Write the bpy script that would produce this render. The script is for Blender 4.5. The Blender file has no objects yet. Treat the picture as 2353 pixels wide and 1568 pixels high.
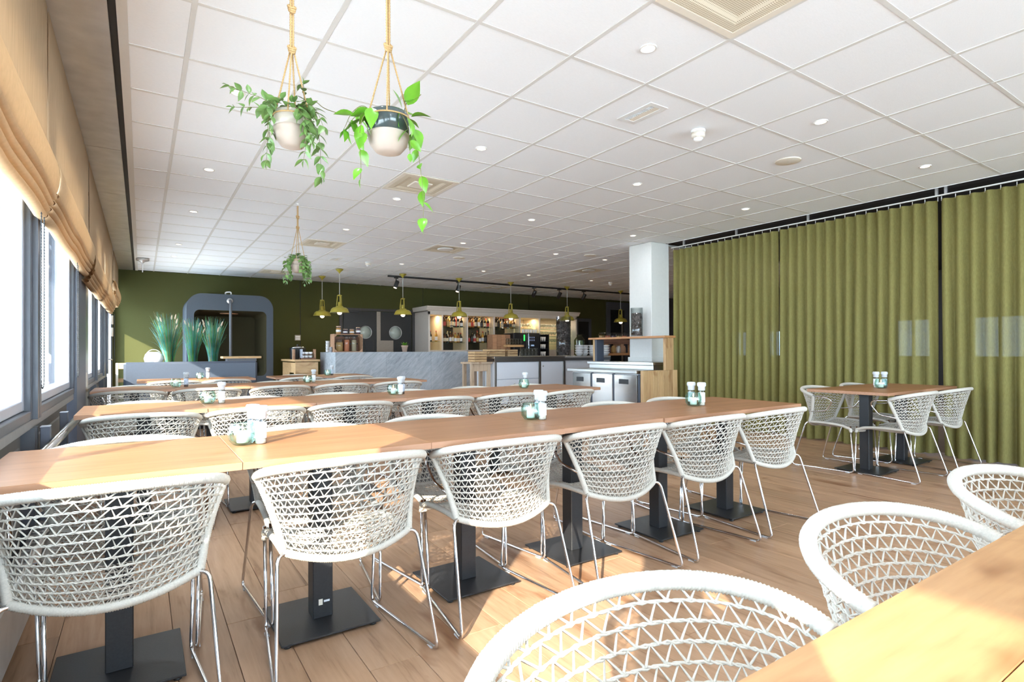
import bpy, math, random
from math import sin, cos, pi, radians, sqrt, atan2, tan, floor
from mathutils import Vector, Matrix
scene = bpy.context.scene
COL = scene.collection
random.seed(7)

# ------------------------------------------------------------------ camera, sky, sun, exposure
CZ = 1.1089
def set_camera():
    yaw, pitch, roll = radians(33.660), radians(.372), radians(.251)
    cam = bpy.data.cameras.new('camera'); o = bpy.data.objects.new('camera', cam); COL.objects.link(o)
    cam.sensor_fit = 'HORIZONTAL'; cam.sensor_width = 36.0
    cam.lens = 1279.64 * 36.0 / 2353.0
    cam.shift_y = (797.94 - 784.0) / 2353.0
    cam.clip_start = .02
    right = Vector((cos(yaw), -sin(yaw), 0)); fh = Vector((sin(yaw), cos(yaw), 0)); up = Vector((0, 0, 1))
    up2 = up * cos(pitch) - fh * sin(pitch); fwd = up * sin(pitch) + fh * cos(pitch)
    R = right * cos(roll) - up2 * sin(roll); U = right * sin(roll) + up2 * cos(roll)
    o.matrix_world = Matrix(((R.x, U.x, -fwd.x, 0), (R.y, U.y, -fwd.y, 0), (R.z, U.z, -fwd.z, CZ), (0, 0, 0, 1)))
    scene.camera = o
    return R, U, fwd
CR, CU, CF = set_camera()
def to_px(p):
    q = Vector(p) - Vector((0, 0, CZ)); z = q.dot(CF)
    if z < .05: return None
    return (1176.5 + 1279.64 * q.dot(CR) / z, 797.94 - 1279.64 * q.dot(CU) / z)

SUN_DIR = Vector((1.0, .88, -.59)).normalized()
SUN_STRENGTH = 12.0
SKY_STRENGTH = 11.0
EXPOSURE = 0.78
LAMP_W = 3.5
w = bpy.data.worlds.new('sky'); scene.world = w; w.use_nodes = True
bg = w.node_tree.nodes['Background']; bg.inputs[0].default_value = (.67, .83, 1.0, 1); bg.inputs[1].default_value = SKY_STRENGTH
sl = bpy.data.lights.new('sun', 'SUN'); sl.energy = SUN_STRENGTH; sl.angle = radians(.53); sl.color = (1.0, .90, .75)
so = bpy.data.objects.new('sun', sl); COL.objects.link(so); so.rotation_euler = SUN_DIR.to_track_quat('-Z', 'Y').to_euler(); so.location = (-6, -5, 6)
vs = scene.view_settings; scene.display_settings.display_device = 'sRGB'
vs.view_transform = 'Standard'; vs.look = 'None'; vs.gamma = 1.0; vs.exposure = EXPOSURE; vs.use_curve_mapping = False
cy = scene.cycles
cy.use_denoising = True
cy.max_bounces = 10; cy.diffuse_bounces = 5; cy.glossy_bounces = 4; cy.transmission_bounces = 6; cy.transparent_max_bounces = 24
cy.sample_clamp_indirect = 6.0; cy.caustics_reflective = False; cy.caustics_refractive = False
def portal(loc, rot, sx, sy):
    l = bpy.data.lights.new('sky_portal', 'AREA'); l.shape = 'RECTANGLE'; l.size = sx; l.size_y = sy; l.cycles.is_portal = True
    o = bpy.data.objects.new('sky_portal', l); COL.objects.link(o); o.location = loc; o.rotation_euler = rot
portal((-.62, 4.6, 1.35), (0, radians(-90), 0), 1.2, 15.5)
portal((3.0, -3.12, 1.5), (radians(90), 0, 0), 10.0, 1.9)

# ------------------------------------------------------------------ materials
def _new(name):
    m = bpy.data.materials.new(name); m.use_nodes = True
    nt = m.node_tree; b = nt.nodes['Principled BSDF']
    return m, nt, b
def N(nt, t, **kw):
    n = nt.nodes.new(t)
    for k, v in kw.items(): setattr(n, k, v)
    return n
def coords(nt, scale=(1, 1, 1), rnd=True, kind='Object'):
    tc = N(nt, 'ShaderNodeTexCoord'); mp = N(nt, 'ShaderNodeMapping'); mp.inputs['Scale'].default_value = scale
    if rnd:
        oi = N(nt, 'ShaderNodeObjectInfo'); ml = N(nt, 'ShaderNodeMath', operation='MULTIPLY'); ml.inputs[1].default_value = 37.0
        ad = N(nt, 'ShaderNodeVectorMath', operation='ADD')
        nt.links.new(oi.outputs['Random'], ml.inputs[0]); nt.links.new(tc.outputs[kind], ad.inputs[0]); nt.links.new(ml.outputs[0], ad.inputs[1])
        nt.links.new(ad.outputs[0], mp.inputs[0])
    else: nt.links.new(tc.outputs[kind], mp.inputs[0])
    return mp.outputs[0]
def ramp(nt, fac, stops):
    r = N(nt, 'ShaderNodeValToRGB'); e = r.color_ramp.elements
    while len(e) < len(stops): e.new(.5)
    for i, (p, c) in enumerate(stops): e[i].position = p; e[i].color = (c[0], c[1], c[2], 1)
    nt.links.new(fac, r.inputs[0]); return r.outputs[0]
def noise(nt, vec, scale, detail=4, rough=.55, dist=0):
    n = N(nt, 'ShaderNodeTexNoise'); n.inputs['Scale'].default_value = scale; n.inputs['Detail'].default_value = detail
    n.inputs['Roughness'].default_value = rough; n.inputs['Distortion'].default_value = dist
    nt.links.new(vec, n.inputs['Vector']); return n.outputs[0]
def bump(nt, b, h, strength=.2, dist=.002):
    bp = N(nt, 'ShaderNodeBump'); bp.inputs['Strength'].default_value = strength; bp.inputs['Distance'].default_value = dist
    nt.links.new(h, bp.inputs['Height']); nt.links.new(bp.outputs[0], b.inputs['Normal'])
def mul(c, k): return tuple(min(1, x * k) for x in c)
def plain(name, col, rough=.5, metal=0.0, var=.08, scale=30, spec=.5, bmp=0, stretch=(1, 1, 1), coat=0):
    m, nt, b = _new(name)
    v = coords(nt, stretch); f = noise(nt, v, scale)
    nt.links.new(ramp(nt, f, [(.3, mul(col, 1 - var)), (.7, mul(col, 1 + var))]), b.inputs['Base Color'])
    b.inputs['Roughness'].default_value = rough; b.inputs['Metallic'].default_value = metal
    b.inputs['Specular IOR Level'].default_value = spec
    if coat: b.inputs['Coat Weight'].default_value = coat; b.inputs['Coat Roughness'].default_value = .1
    if bmp: bump(nt, b, f, bmp)
    return m
def wood(name, light, mid, dark, rough=.4, axis='x', grain=1.0, objvar=.12, knots=False, spec=.5):
    m, nt, b = _new(name)
    st = {'x': (1.2, 14, 14), 'y': (14, 1.2, 14), 'z': (14, 14, 1.2)}[axis]
    v = coords(nt, tuple(s * grain for s in st))
    n1 = noise(nt, v, 1.0, 5, .6, 1.2); n2 = noise(nt, v, 5.0, 3, .6, .3)
    mx = N(nt, 'ShaderNodeMath', operation='MULTIPLY_ADD'); mx.inputs[1].default_value = .35
    nt.links.new(n2, mx.inputs[0]); sc = N(nt, 'ShaderNodeMath', operation='MULTIPLY'); sc.inputs[1].default_value = .72
    nt.links.new(n1, sc.inputs[0]); nt.links.new(sc.outputs[0], mx.inputs[2])
    col = ramp(nt, mx.outputs[0], [(.32, dark), (.47, mid), (.68, light)])
    if knots:
        v2 = coords(nt, {'x': (1.6, 5, 5), 'y': (5, 1.6, 5), 'z': (5, 5, 1.6)}[axis])
        n3 = noise(nt, v2, 1.5, 3, .55, .8)
        k = ramp(nt, n3, [(.57, (1, 1, 1)), (.72, (.60, .47, .38))])
        mm = N(nt, 'ShaderNodeMix', data_type='RGBA', blend_type='MULTIPLY'); mm.inputs[0].default_value = 1
        nt.links.new(col, mm.inputs[6]); nt.links.new(k, mm.inputs[7]); col = mm.outputs[2]
    oi = N(nt, 'ShaderNodeObjectInfo'); mr = N(nt, 'ShaderNodeMapRange'); mr.inputs[3].default_value = 1 - objvar; mr.inputs[4].default_value = 1 + objvar
    nt.links.new(oi.outputs['Random'], mr.inputs[0])
    hs = N(nt, 'ShaderNodeHueSaturation'); nt.links.new(mr.outputs[0], hs.inputs['Value']); nt.links.new(col, hs.inputs['Color'])
    nt.links.new(hs.outputs[0], b.inputs['Base Color']); b.inputs['Roughness'].default_value = rough; b.inputs['Specular IOR Level'].default_value = spec
    bump(nt, b, mx.outputs[0], .12, .001)
    return m
def thin_glass(name, tint=(.97, .98, .98), edge=(.8, .85, .85), refl=.7, base=.04, rough=.02):
    m = bpy.data.materials.new(name); m.use_nodes = True; nt = m.node_tree; nt.nodes.clear()
    out = N(nt, 'ShaderNodeOutputMaterial'); tr = N(nt, 'ShaderNodeBsdfTransparent'); gl = N(nt, 'ShaderNodeBsdfGlossy'); gl.inputs['Roughness'].default_value = rough
    lw = N(nt, 'ShaderNodeLayerWeight'); lw.inputs[0].default_value = .5
    nt.links.new(ramp(nt, lw.outputs['Facing'], [(.2, tint), (1, edge)]), tr.inputs[0])
    pw = N(nt, 'ShaderNodeMath', operation='POWER'); pw.inputs[1].default_value = 4; nt.links.new(lw.outputs['Facing'], pw.inputs[0])
    ma = N(nt, 'ShaderNodeMath', operation='MULTIPLY_ADD'); ma.inputs[1].default_value = refl; ma.inputs[2].default_value = base; nt.links.new(pw.outputs[0], ma.inputs[0])
    mx = N(nt, 'ShaderNodeMixShader'); nt.links.new(ma.outputs[0], mx.inputs[0]); nt.links.new(tr.outputs[0], mx.inputs[1]); nt.links.new(gl.outputs[0], mx.inputs[2])
    nt.links.new(mx.outputs[0], out.inputs[0]); return m
def emit(name, col, strength):
    m = bpy.data.materials.new(name); m.use_nodes = True; nt = m.node_tree; nt.nodes.clear()
    out = N(nt, 'ShaderNodeOutputMaterial'); e = N(nt, 'ShaderNodeEmission'); e.inputs[0].default_value = (*col, 1); e.inputs[1].default_value = strength
    nt.links.new(e.outputs[0], out.inputs[0]); return m
def fabric(name, col, transl=.4, transp=.0, var=.12, scale=(160, 160, 30), streak=True, rough=1.0):
    m = bpy.data.materials.new(name); m.use_nodes = True; nt = m.node_tree; nt.nodes.clear()
    out = N(nt, 'ShaderNodeOutputMaterial'); d = N(nt, 'ShaderNodeBsdfDiffuse'); t = N(nt, 'ShaderNodeBsdfTranslucent')
    f = noise(nt, coords(nt, scale, False), 1.0, 3)
    c = ramp(nt, f, [(.3, mul(col, 1 - var)), (.7, mul(col, 1 + var))])
    nt.links.new(c, d.inputs[0]); nt.links.new(c, t.inputs[0])
    mx = N(nt, 'ShaderNodeMixShader'); mx.inputs[0].default_value = transl
    nt.links.new(d.outputs[0], mx.inputs[1]); nt.links.new(t.outputs[0], mx.inputs[2]); last = mx.outputs[0]
    bp = N(nt, 'ShaderNodeBump'); bp.inputs['Strength'].default_value = .25; bp.inputs['Distance'].default_value = .002
    nt.links.new(f, bp.inputs['Height']); nt.links.new(bp.outputs[0], d.inputs['Normal'])
    if transp:
        tp = N(nt, 'ShaderNodeBsdfTransparent'); m2 = N(nt, 'ShaderNodeMixShader'); m2.inputs[0].default_value = transp
        nt.links.new(last, m2.inputs[1]); nt.links.new(tp.outputs[0], m2.inputs[2]); last = m2.outputs[0]
    nt.links.new(last, out.inputs[0]); return m
def marble(name):
    m, nt, b = _new(name)
    v = coords(nt, (1.0, 1.0, 1.0), False)
    m0 = N(nt, 'ShaderNodeMapping'); m0.inputs['Rotation'].default_value = (0, radians(42), 0); nt.links.new(v, m0.inputs[0])
    mp = N(nt, 'ShaderNodeMapping'); mp.inputs['Scale'].default_value = (1.6, 3, 7.5); nt.links.new(m0.outputs[0], mp.inputs[0])
    n1 = noise(nt, mp.outputs[0], 2.2, 8, .68, 1.6); n2 = noise(nt, v, 1.1, 4)
    mx = N(nt, 'ShaderNodeMath', operation='MULTIPLY_ADD'); mx.inputs[1].default_value = .3; nt.links.new(n2, mx.inputs[0])
    sc = N(nt, 'ShaderNodeMath', operation='MULTIPLY'); sc.inputs[1].default_value = .7; nt.links.new(n1, sc.inputs[0]); nt.links.new(sc.outputs[0], mx.inputs[2])
    nt.links.new(ramp(nt, mx.outputs[0], [(.30, (.16, .18, .20)), (.42, (.31, .34, .37)), (.55, (.42, .45, .48)), (.75, (.56, .58, .61))]), b.inputs['Base Color'])
    b.inputs['Roughness'].default_value = .5; return m

MAT = {}
def mk():
    A = MAT
    A['tile'] = plain('ceiling_tile', (.88, .90, .925), .9, var=.03, scale=60, spec=.2, stretch=(1, 8, 1))
    A['bar'] = plain('grid_bar', (.70, .69, .665), .6, var=.01)
    A['ceil_dark'] = plain('dark_ceiling', (.02, .02, .024), .8)
    A['white'] = plain('white_paint', (.78, .78, .77), .5, var=.02)
    A['cream'] = plain('cream_paint', (.78, .72, .62), .55, var=.02)
    A['pillar'] = plain('pillar_paint', (.70, .70, .67), .7, var=.02)
    A['floor'] = wood('floor_plank', (.46, .285, .178), (.38, .226, .134), (.20, .105, .056), .36, 'y', 1.0, .12, True, .2)
    A['floorbase'] = plain('floor_base', (.26, .165, .10), .8)
    A['oak'] = wood('table_oak', (.325, .155, .072), (.270, .124, .054), (.20, .088, .037), .42, 'x', .8, .05, spec=.14)
    A['oakedge'] = wood('table_edge', (.42, .215, .12), (.36, .18, .098), (.29, .14, .075), .45, 'x', 1.4, .04)
    A['oldoak'] = wood('rustic_oak', (.48, .26, .115), (.40, .205, .085), (.27, .13, .05), .4, 'x', .9, .05, True)
    A['pine'] = wood('pine', (.60, .40, .20), (.52, .33, .16), (.40, .22, .10), .5, 'z', .9, .1, True)
    A['pinex'] = wood('pine_flat', (.62, .42, .22), (.54, .35, .17), (.42, .24, .11), .5, 'x', .9, .1, True)
    A['paletim'] = wood('pale_timber', (.55, .42, .30), (.47, .35, .24), (.36, .26, .17), .6, 'z', .9, .1, True)
    A['crate'] = wood('crate_wood', (.46, .27, .16), (.38, .21, .12), (.26, .13, .07), .6, 'x', .9, .15)
    A['cratedark'] = wood('dark_crate_wood', (.24, .12, .07), (.19, .09, .055), (.12, .06, .035), .6, 'x', .9, .15)
    A['plankshelf'] = wood('shelf_wood', (.55, .27, .11), (.47, .22, .085), (.36, .16, .06), .45, 'y', .9, .05)
    A['rope'] = plain('rope', (.56, .52, .455), .85, var=.10, scale=220, spec=.2)
    A['chrome'] = plain('chrome', (.78, .78, .80), .10, 1.0, var=.02)
    A['steel'] = plain('brushed_steel', (.46, .45, .43), .28, 1.0, var=.05, scale=14, stretch=(1, 1, 6))
    A['steelwavy'] = plain('steel_sheet', (.50, .485, .47), .14, 1.0, var=.02, scale=5, bmp=.35)
    A['galv'] = plain('galvanised', (.54, .53, .52), .42, .6, var=.10, scale=7)
    A['panelmetal'] = plain('panel_metal', (.13, .125, .12), .55, 0, var=.06, scale=6)
    A['black'] = plain('black_powder', (.018, .018, .02), .42, 0, var=.25, scale=160, bmp=.1)
    A['frame'] = plain('anthracite', (.085, .09, .105), .38, 0, var=.05)
    A['sunlit_frame'] = plain('sash_sunlit_grey', (.42, .44, .50), .4, 0, var=.03)  # sunlight on the sash is put into this paler grey-blue
    A['rail'] = plain('rail_grey', (.26, .25, .245), .4, .2, var=.06)
    A['column'] = plain('column_grey', (.11, .12, .155), .4, 0, var=.05)
    A['dark'] = plain('dark_trim', (.02, .02, .022), .6)
    A['void'] = plain('dark_void', (.01, .01, .01), .9)
    A['green'] = plain('green_felt', (.072, .073, .026), .95, var=.10, scale=260, spec=.15, bmp=.15)
    A['door'] = plain('door_black', (.010, .011, .012), .45, var=.1)
    A['doorframe'] = plain('door_frame', (.045, .04, .04), .5)
    A['kick'] = plain('kick_plate', (.30, .26, .22), .45, .4)
    A['curtain'] = fabric('curtain', (.345, .31, .115), .40, .055)
    A['blind'] = fabric('blind_linen', (.57, .425, .28), .32, 0, .10, (90, 90, 6))
    A['blindroll'] = fabric('blind_fold', (.62, .45, .28), .32, 0, .05, (40, 40, 40))
    A['pane'] = thin_glass('window_glass', (.95, .97, .97), (.9, .93, .93), .75, .03)
    A['glass'] = thin_glass('clear_glass', (.93, .95, .95), (.55, .6, .6), .6, .05)
    A['aqua'] = thin_glass('aqua_glass', (.90, .965, .94), (.55, .80, .72), .6, .07, .04)
    A['greenglass'] = thin_glass('olive_glass', (.60, .64, .42), (.2, .25, .1), .5, .06)
    A['mirror'] = plain('mirror', (.55, .55, .55), .04, 1.0, var=0)
    A['darkmirror'] = plain('dark_mirror', (.10, .10, .095), .06, 1.0, var=0)
    A['candle'] = plain('candle_wax', (.86, .85, .80), .5, var=.02)
    A['flame'] = emit('flame', (1.0, .55, .18), 14)
    A['salt'] = plain('salt_grains', (.72, .62, .52), .8, var=.45, scale=500)
    A['pepper'] = plain('pepper_grains', (.16, .12, .11), .8, var=.7, scale=600)
    A['bluelabel'] = plain('blue_label', (.50, .57, .68), .5, var=.35, scale=60)
    A['whitelabel'] = plain('white_label', (.82, .83, .86), .5, var=.04)
    A['clearcap'] = plain('clear_plastic', (.58, .60, .62), .25, var=.08, scale=120)
    A['mustard'] = plain('mustard_enamel', (.36, .29, .035), .35, 0, var=.03, coat=.3)
    A['lampin'] = plain('lamp_inside', (.85, .80, .65), .5)
    A['bulb'] = emit('bulb', (1.0, .72, .38), 22)
    A['led'] = emit('downlight_led', (1.0, .84, .60), 2.6)
    A['cable'] = plain('pale_cable', (.55, .55, .53), .5)
    A['jute'] = plain('jute_rope', (.46, .30, .14), .9, var=.25, scale=260, spec=.1)
    A['leaf1'] = plain('leaf_striped', (.15, .27, .075), .4, var=.35, scale=26, stretch=(1, .15, 1))
    A['leaf2'] = plain('leaf_glossy', (.13, .34, .025), .28, var=.3, scale=9)
    A['stem'] = plain('stem', (.16, .16, .05), .6)
    A['potgrey'] = plain('pot_grey_glaze', (.46, .41, .34), .3, var=.12, scale=8)
    A['potdark'] = plain('pot_dark_glaze', (.055, .075, .075), .12, var=.2, scale=8, coat=.5)
    A['potclay'] = plain('pot_pale_clay', (.47, .385, .32), .8, var=.05, scale=20)
    A['soil'] = plain('soil', (.05, .035, .025), .95, var=.4)
    A['terracotta'] = plain('terracotta_pale', (.56, .40, .31), .8, var=.06)
    A['navy'] = plain('slate_leather', (.060, .072, .098), .38, 0, var=.06, scale=90, bmp=.06)
    A['booth'] = plain('booth_felt', (.078, .092, .112), .9, var=.06, scale=220, spec=.15)
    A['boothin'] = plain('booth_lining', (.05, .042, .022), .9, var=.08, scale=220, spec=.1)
    A['grassA'] = plain('grass_blue', (.09, .36, .36), .6, var=.4, scale=5)
    A['grassB'] = plain('grass_green', (.10, .33, .09), .6, var=.4, scale=5)
    A['grassC'] = plain('grass_straw', (.38, .31, .15), .7, var=.3, scale=5)
    A['seed'] = plain('seed_head', (.58, .45, .32), .9, var=.15, scale=60)
    A['marble'] = marble('grey_marble')
    A['cab'] = plain('cabinet_white', (.70, .73, .78), .35, var=.01)
    A['shelfpaint'] = plain('shelf_paint', (.62, .58, .54), .55, var=.03)
    A['shelfin'] = plain('shelf_inside', (.74, .62, .44), .6, var=.05)
    A['bowl'] = plain('white_ceramic', (.80, .81, .82), .18, var=.01, coat=.4)
    A['cone'] = plain('pine_cone', (.22, .175, .165), .85, var=.7, scale=38, bmp=.6)
    A['mosaic'] = plain('mosaic', (.28, .27, .28), .4, var=.5, scale=60)
    A['plastic'] = plain('black_plastic', (.012, .012, .013), .28)
    A['screen'] = emit('screen_glow', (.30, .36, .55), .25)
    A['greenled'] = emit('green_light', (.05, .9, .12), 1.2)
    A['concrete'] = plain('terrace_paving', (.78, .77, .75), .9, var=.06, scale=3)
    A['eave'] = plain('eave_paint', (.72, .76, .80), .8)
    A['awning'] = fabric('awning_cloth', (.90, .91, .92), .62, 0, .02, (20, 20, 20))
    A['hedge'] = plain('hedge', (.10, .16, .06), .9, var=.5, scale=8)
    A['dimpane'] = thin_glass('tinted_glass', (.30, .33, .36), (.2, .2, .22), .4, .04)
    A['frosted'] = plain('frosted_glass', (.42, .47, .42), .15, 0, var=.1, scale=6, coat=.3)
    A['lentil'] = plain('red_lentils', (.55, .19, .09), .8, var=.15, scale=300)
    A['pasta'] = plain('brown_rice', (.42, .25, .085), .7, var=.2, scale=200)
    A['seeds'] = plain('pale_seeds', (.40, .33, .22), .8, var=.4, scale=240)
    A['purple'] = plain('dark_jam', (.10, .05, .07), .5, var=.2)
    A['orange'] = plain('orange_spice', (.52, .27, .09), .7, var=.15)
mk()
M = MAT

# ------------------------------------------------------------------ mesh helpers
class MB:
    def __init__(s): s.v = []; s.f = []; s.m = []; s.s = []
    def add(s, vs_, fs, mi=0, smooth=False, M4=None):
        o = len(s.v)
        s.v += [tuple(M4 @ Vector(p)) for p in vs_] if M4 else [tuple(p) for p in vs_]
        for f in fs: s.f.append([i + o for i in f]); s.m.append(mi); s.s.append(smooth)
        return s
    def box(s, x0, y0, z0, x1, y1, z1, mi=0, c=0.0, M4=None):
        x0, x1 = min(x0, x1), max(x0, x1); y0, y1 = min(y0, y1), max(y0, y1); z0, z1 = min(z0, z1), max(z0, z1)
        if c <= 0:
            vs_ = [(x, y, z) for x in (x0, x1) for y in (y0, y1) for z in (z0, z1)]
            return s.add(vs_, [(0, 1, 3, 2), (4, 6, 7, 5), (0, 4, 5, 1), (2, 3, 7, 6), (0, 2, 6, 4), (1, 5, 7, 3)], mi, False, M4)
        c = min(c, (x1 - x0) / 2.01, (y1 - y0) / 2.01, (z1 - z0) / 2.01)
        vs_ = []; idx = {}
        X = (x0, x1); Y = (y0, y1); Z = (z0, z1)
        for i in (0, 1):
            for j in (0, 1):
                for k in (0, 1):
                    sx, sy, sz = (1 - 2 * i), (1 - 2 * j), (1 - 2 * k)
                    for a in range(3):
                        p = [X[i] + sx * c, Y[j] + sy * c, Z[k] + sz * c]; p[a] = (X[i], Y[j], Z[k])[a]
                        idx[i, j, k, a] = len(vs_); vs_.append(p)
        fs = []
        for a in range(3):
            b, d = (a + 1) % 3, (a + 2) % 3
            for e in (0, 1):
                q = []
                for (ib, id_) in ((0, 0), (1, 0), (1, 1), (0, 1)):
                    t = [0, 0, 0]; t[a] = e; t[b] = ib; t[d] = id_; q.append(idx[t[0], t[1], t[2], a])
                fs.append(q if e else q[::-1])
            for ib in (0, 1):
                for id_ in (0, 1):
                    t0 = [0, 0, 0]; t0[b] = ib; t0[d] = id_; t1 = t0[:]; t1[a] = 1
                    q = [idx[(*t0, b)], idx[(*t1, b)], idx[(*t1, d)], idx[(*t0, d)]]
                    fs.append(q if (ib ^ id_) == 0 else q[::-1])
        for i in (0, 1):
            for j in (0, 1):
                for k in (0, 1):
                    q = [idx[i, j, k, a] for a in range(3)]
                    fs.append(q if (i + j + k) % 2 else q[::-1])
        return s.add(vs_, fs, mi, False, M4)
    def tube(s, pts, r, n=8, mi=0, closed=False, caps=True, smooth=True):
        P = [Vector(p) for p in pts]; k = len(P)
        if k < 2: return s
        rr = r if isinstance(r, (list, tuple)) else [r] * k
        T = []
        for i in range(k):
            a = P[(i - 1) % k] if (closed or i > 0) else P[i]; b = P[(i + 1) % k] if (closed or i < k - 1) else P[i]
            t = (b - a); T.append(t.normalized() if t.length > 1e-9 else Vector((0, 0, 1)))
        u = T[0].orthogonal().normalized(); vs_ = []
        for i in range(k):
            u = (u - T[i] * u.dot(T[i])); u = u.normalized() if u.length > 1e-6 else T[i].orthogonal().normalized()
            w_ = T[i].cross(u)
            for j in range(n):
                a = 2 * pi * j / n; vs_.append(P[i] + (u * cos(a) + w_ * sin(a)) * rr[i])
        fs = []
        for i in range(k if closed else k - 1):
            i2 = (i + 1) % k
            for j in range(n): j2 = (j + 1) % n; fs.append((i * n + j, i * n + j2, i2 * n + j2, i2 * n + j))
        s.add(vs_, fs, mi, smooth)
        if caps and not closed:
            o = len(s.v) - k * n
            s.f.append([o + j for j in range(n)][::-1]); s.m.append(mi); s.s.append(False)
            s.f.append([o + (k - 1) * n + j for j in range(n)]); s.m.append(mi); s.s.append(False)
        return s
    def lathe(s, prof, n=24, mi=0, smooth=True, c=(0, 0, 0), M4=None, mis=None):
        vs_ = []; fs = []; ms = []
        for (r, z) in prof:
            for j in range(n):
                a = 2 * pi * j / n; vs_.append((c[0] + r * cos(a), c[1] + r * sin(a), c[2] + z))
        for i in range(len(prof) - 1):
            for j in range(n):
                j2 = (j + 1) % n; fs.append((i * n + j, i * n + j2, (i + 1) * n + j2, (i + 1) * n + j))
        if prof[0][0] > 1e-4: fs.append(tuple(range(n))[::-1])
        if prof[-1][0] > 1e-4: fs.append(tuple((len(prof) - 1) * n + j for j in range(n)))
        o = len(s.m); s.add(vs_, fs, mi, smooth, M4)
        if mis:
            for i in range(len(prof) - 1):
                for j in range(n): s.m[o + i * n + j] = mis[i]
        return s
    def prism(s, pts, axis, a0, a1, mi=0, smooth=False):
        def P(p, a): return {'x': (a, p[0], p[1]), 'y': (p[0], a, p[1]), 'z': (p[0], p[1], a)}[axis]
        n = len(pts); vs_ = [P(p, a0) for p in pts] + [P(p, a1) for p in pts]
        fs = [(i, (i + 1) % n, n + (i + 1) % n, n + i) for i in range(n)]
        s.add(vs_, fs, mi, smooth); o = len(s.v) - 2 * n
        s.f += [[o + i for i in range(n)][::-1], [o + n + i for i in range(n)]]; s.m += [mi, mi]; s.s += [False, False]
        return s
    def surf(s, fn, nu, nv, mi=0, smooth=True):
        vs_ = [fn(i / nu, j / nv) for i in range(nu + 1) for j in range(nv + 1)]
        fs = [(i * (nv + 1) + j, (i + 1) * (nv + 1) + j, (i + 1) * (nv + 1) + j + 1, i * (nv + 1) + j + 1) for i in range(nu) for j in range(nv)]
        return s.add(vs_, fs, mi, smooth)
    def mesh(s, name, mats):
        me = bpy.data.meshes.new(name); me.from_pydata(s.v, [], s.f)
        for m in (mats if isinstance(mats, (list, tuple)) else [mats]): me.materials.append(m)
        me.polygons.foreach_set('material_index', s.m); me.polygons.foreach_set('use_smooth', s.s); me.update()
        return me
    def build(s, name, mats, parent=None, loc=None):
        return put(name, s.mesh(name, mats), parent, loc)
def put(name, me, parent=None, loc=None, rot=None):
    o = bpy.data.objects.new(name, me); COL.objects.link(o)
    if parent: o.parent = parent
    if loc is not None: o.location = loc
    if rot is not None: o.rotation_euler = rot
    return o
def tag(o, label, cat, group=None, kind=None):
    o['label'] = label; o['category'] = cat
    if group: o['group'] = group
    if kind: o['kind'] = kind
    return o
def thing(name, label, cat, loc=(0, 0, 0), rz=0, group=None):
    o = bpy.data.objects.new(name, None); COL.objects.link(o); o.location = loc; o.rotation_euler = (0, 0, rz); o.empty_display_size = .1
    return tag(o, label, cat, group)
def struct(name, mb, mats, label=None):
    o = mb.build(name, mats) if mb else bpy.data.objects.new(name, None)
    if not mb: COL.objects.link(o)
    o['kind'] = 'structure'
    if label: o['label'] = label; o['category'] = label.split()[-1] if False else name.split('_')[0]
    return o
KIDS = {}
def dup(root, loc, rz=0, label=None, group=None):
    r = root.copy(); COL.objects.link(r); r.location = loc; r.rotation_euler = (0, 0, rz)
    if label: r['label'] = label
    if group: r['group'] = group
    for ch in list(root.children):
        c = ch.copy(); COL.objects.link(c); c.parent = r
        for g in list(ch.children):
            d = g.copy(); COL.objects.link(d); d.parent = c
    return r
ORD = ['first', 'second', 'third', 'fourth', 'fifth', 'sixth', 'seventh', 'eighth', 'ninth', 'tenth', 'eleventh', 'twelfth', 'thirteenth', 'fourteenth', 'fifteenth', 'sixteenth']
def rrect(x0, z0, x1, z1, r, k=6):
    out = []
    for (cx_, cz_, a0) in ((x1 - r, z1 - r, 0), (x0 + r, z1 - r, pi / 2), (x0 + r, z0 + r, pi), (x1 - r, z0 + r, 3 * pi / 2)):
        for i in range(k + 1):
            a = a0 + (pi / 2) * i / k; out.append((cx_ + r * cos(a), cz_ + r * sin(a)))
    return out
def smooth_path(pts, r=.03, k=5):
    P = [Vector(p) for p in pts]; out = [P[0]]
    for i in range(1, len(P) - 1):
        a, b, c = P[i - 1], P[i], P[i + 1]
        d1 = min(r, (a - b).length * .45); d2 = min(r, (c - b).length * .45)
        p1 = b + (a - b).normalized() * d1; p2 = b + (c - b).normalized() * d2
        for j in range(k + 1):
            t = j / k; out.append(p1 * (1 - t) ** 2 + b * 2 * t * (1 - t) + p2 * t * t)
    out.append(P[-1]); return out

# ------------------------------------------------------------------ room shell
XL, YB, YR, XR, CE = -.45, 13.5, -3.0, 14.2, 2.761
GX, GY = .212, 1.213
# floor with individual planks
floor_o = struct('floor', MB().box(-.62, YR - .1, -.12, XR + .1, YB + .1, -.009), M['floorbase'])
pk = MB().box(-.0915, 0, -.0085, .0915, 1, 0, c=.0012).mesh('floor_plank', M['floor'])
PW, PL = .185, 1.24
planks = []
nx = int((XR - XL) / PW) + 1
for i in range(nx):
    xc = XL + .0925 + i * PW
    y = YR - random.random() * PL
    while y < YB:
        y0, y1 = max(y, YR), min(y + PL - .0015, YB)
        if y1 - y0 > .03 and not (xc > 7.05 and y0 < 5.9):
            pp = to_px((xc, (y0 + y1) / 2, 0)); vis = False
            for yy in (y0, (y0 + y1) / 2, y1):
                q = to_px((xc, yy, 0))
                if q and -60 < q[0] < 2413 and 700 < q[1] < 1640: vis = True
            planks.append((sqrt(xc * xc + ((y0 + y1) / 2) ** 2) if vis else 99 + y0, xc, y0, y1))
        y += PL
planks.sort()
rest = MB()
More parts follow.
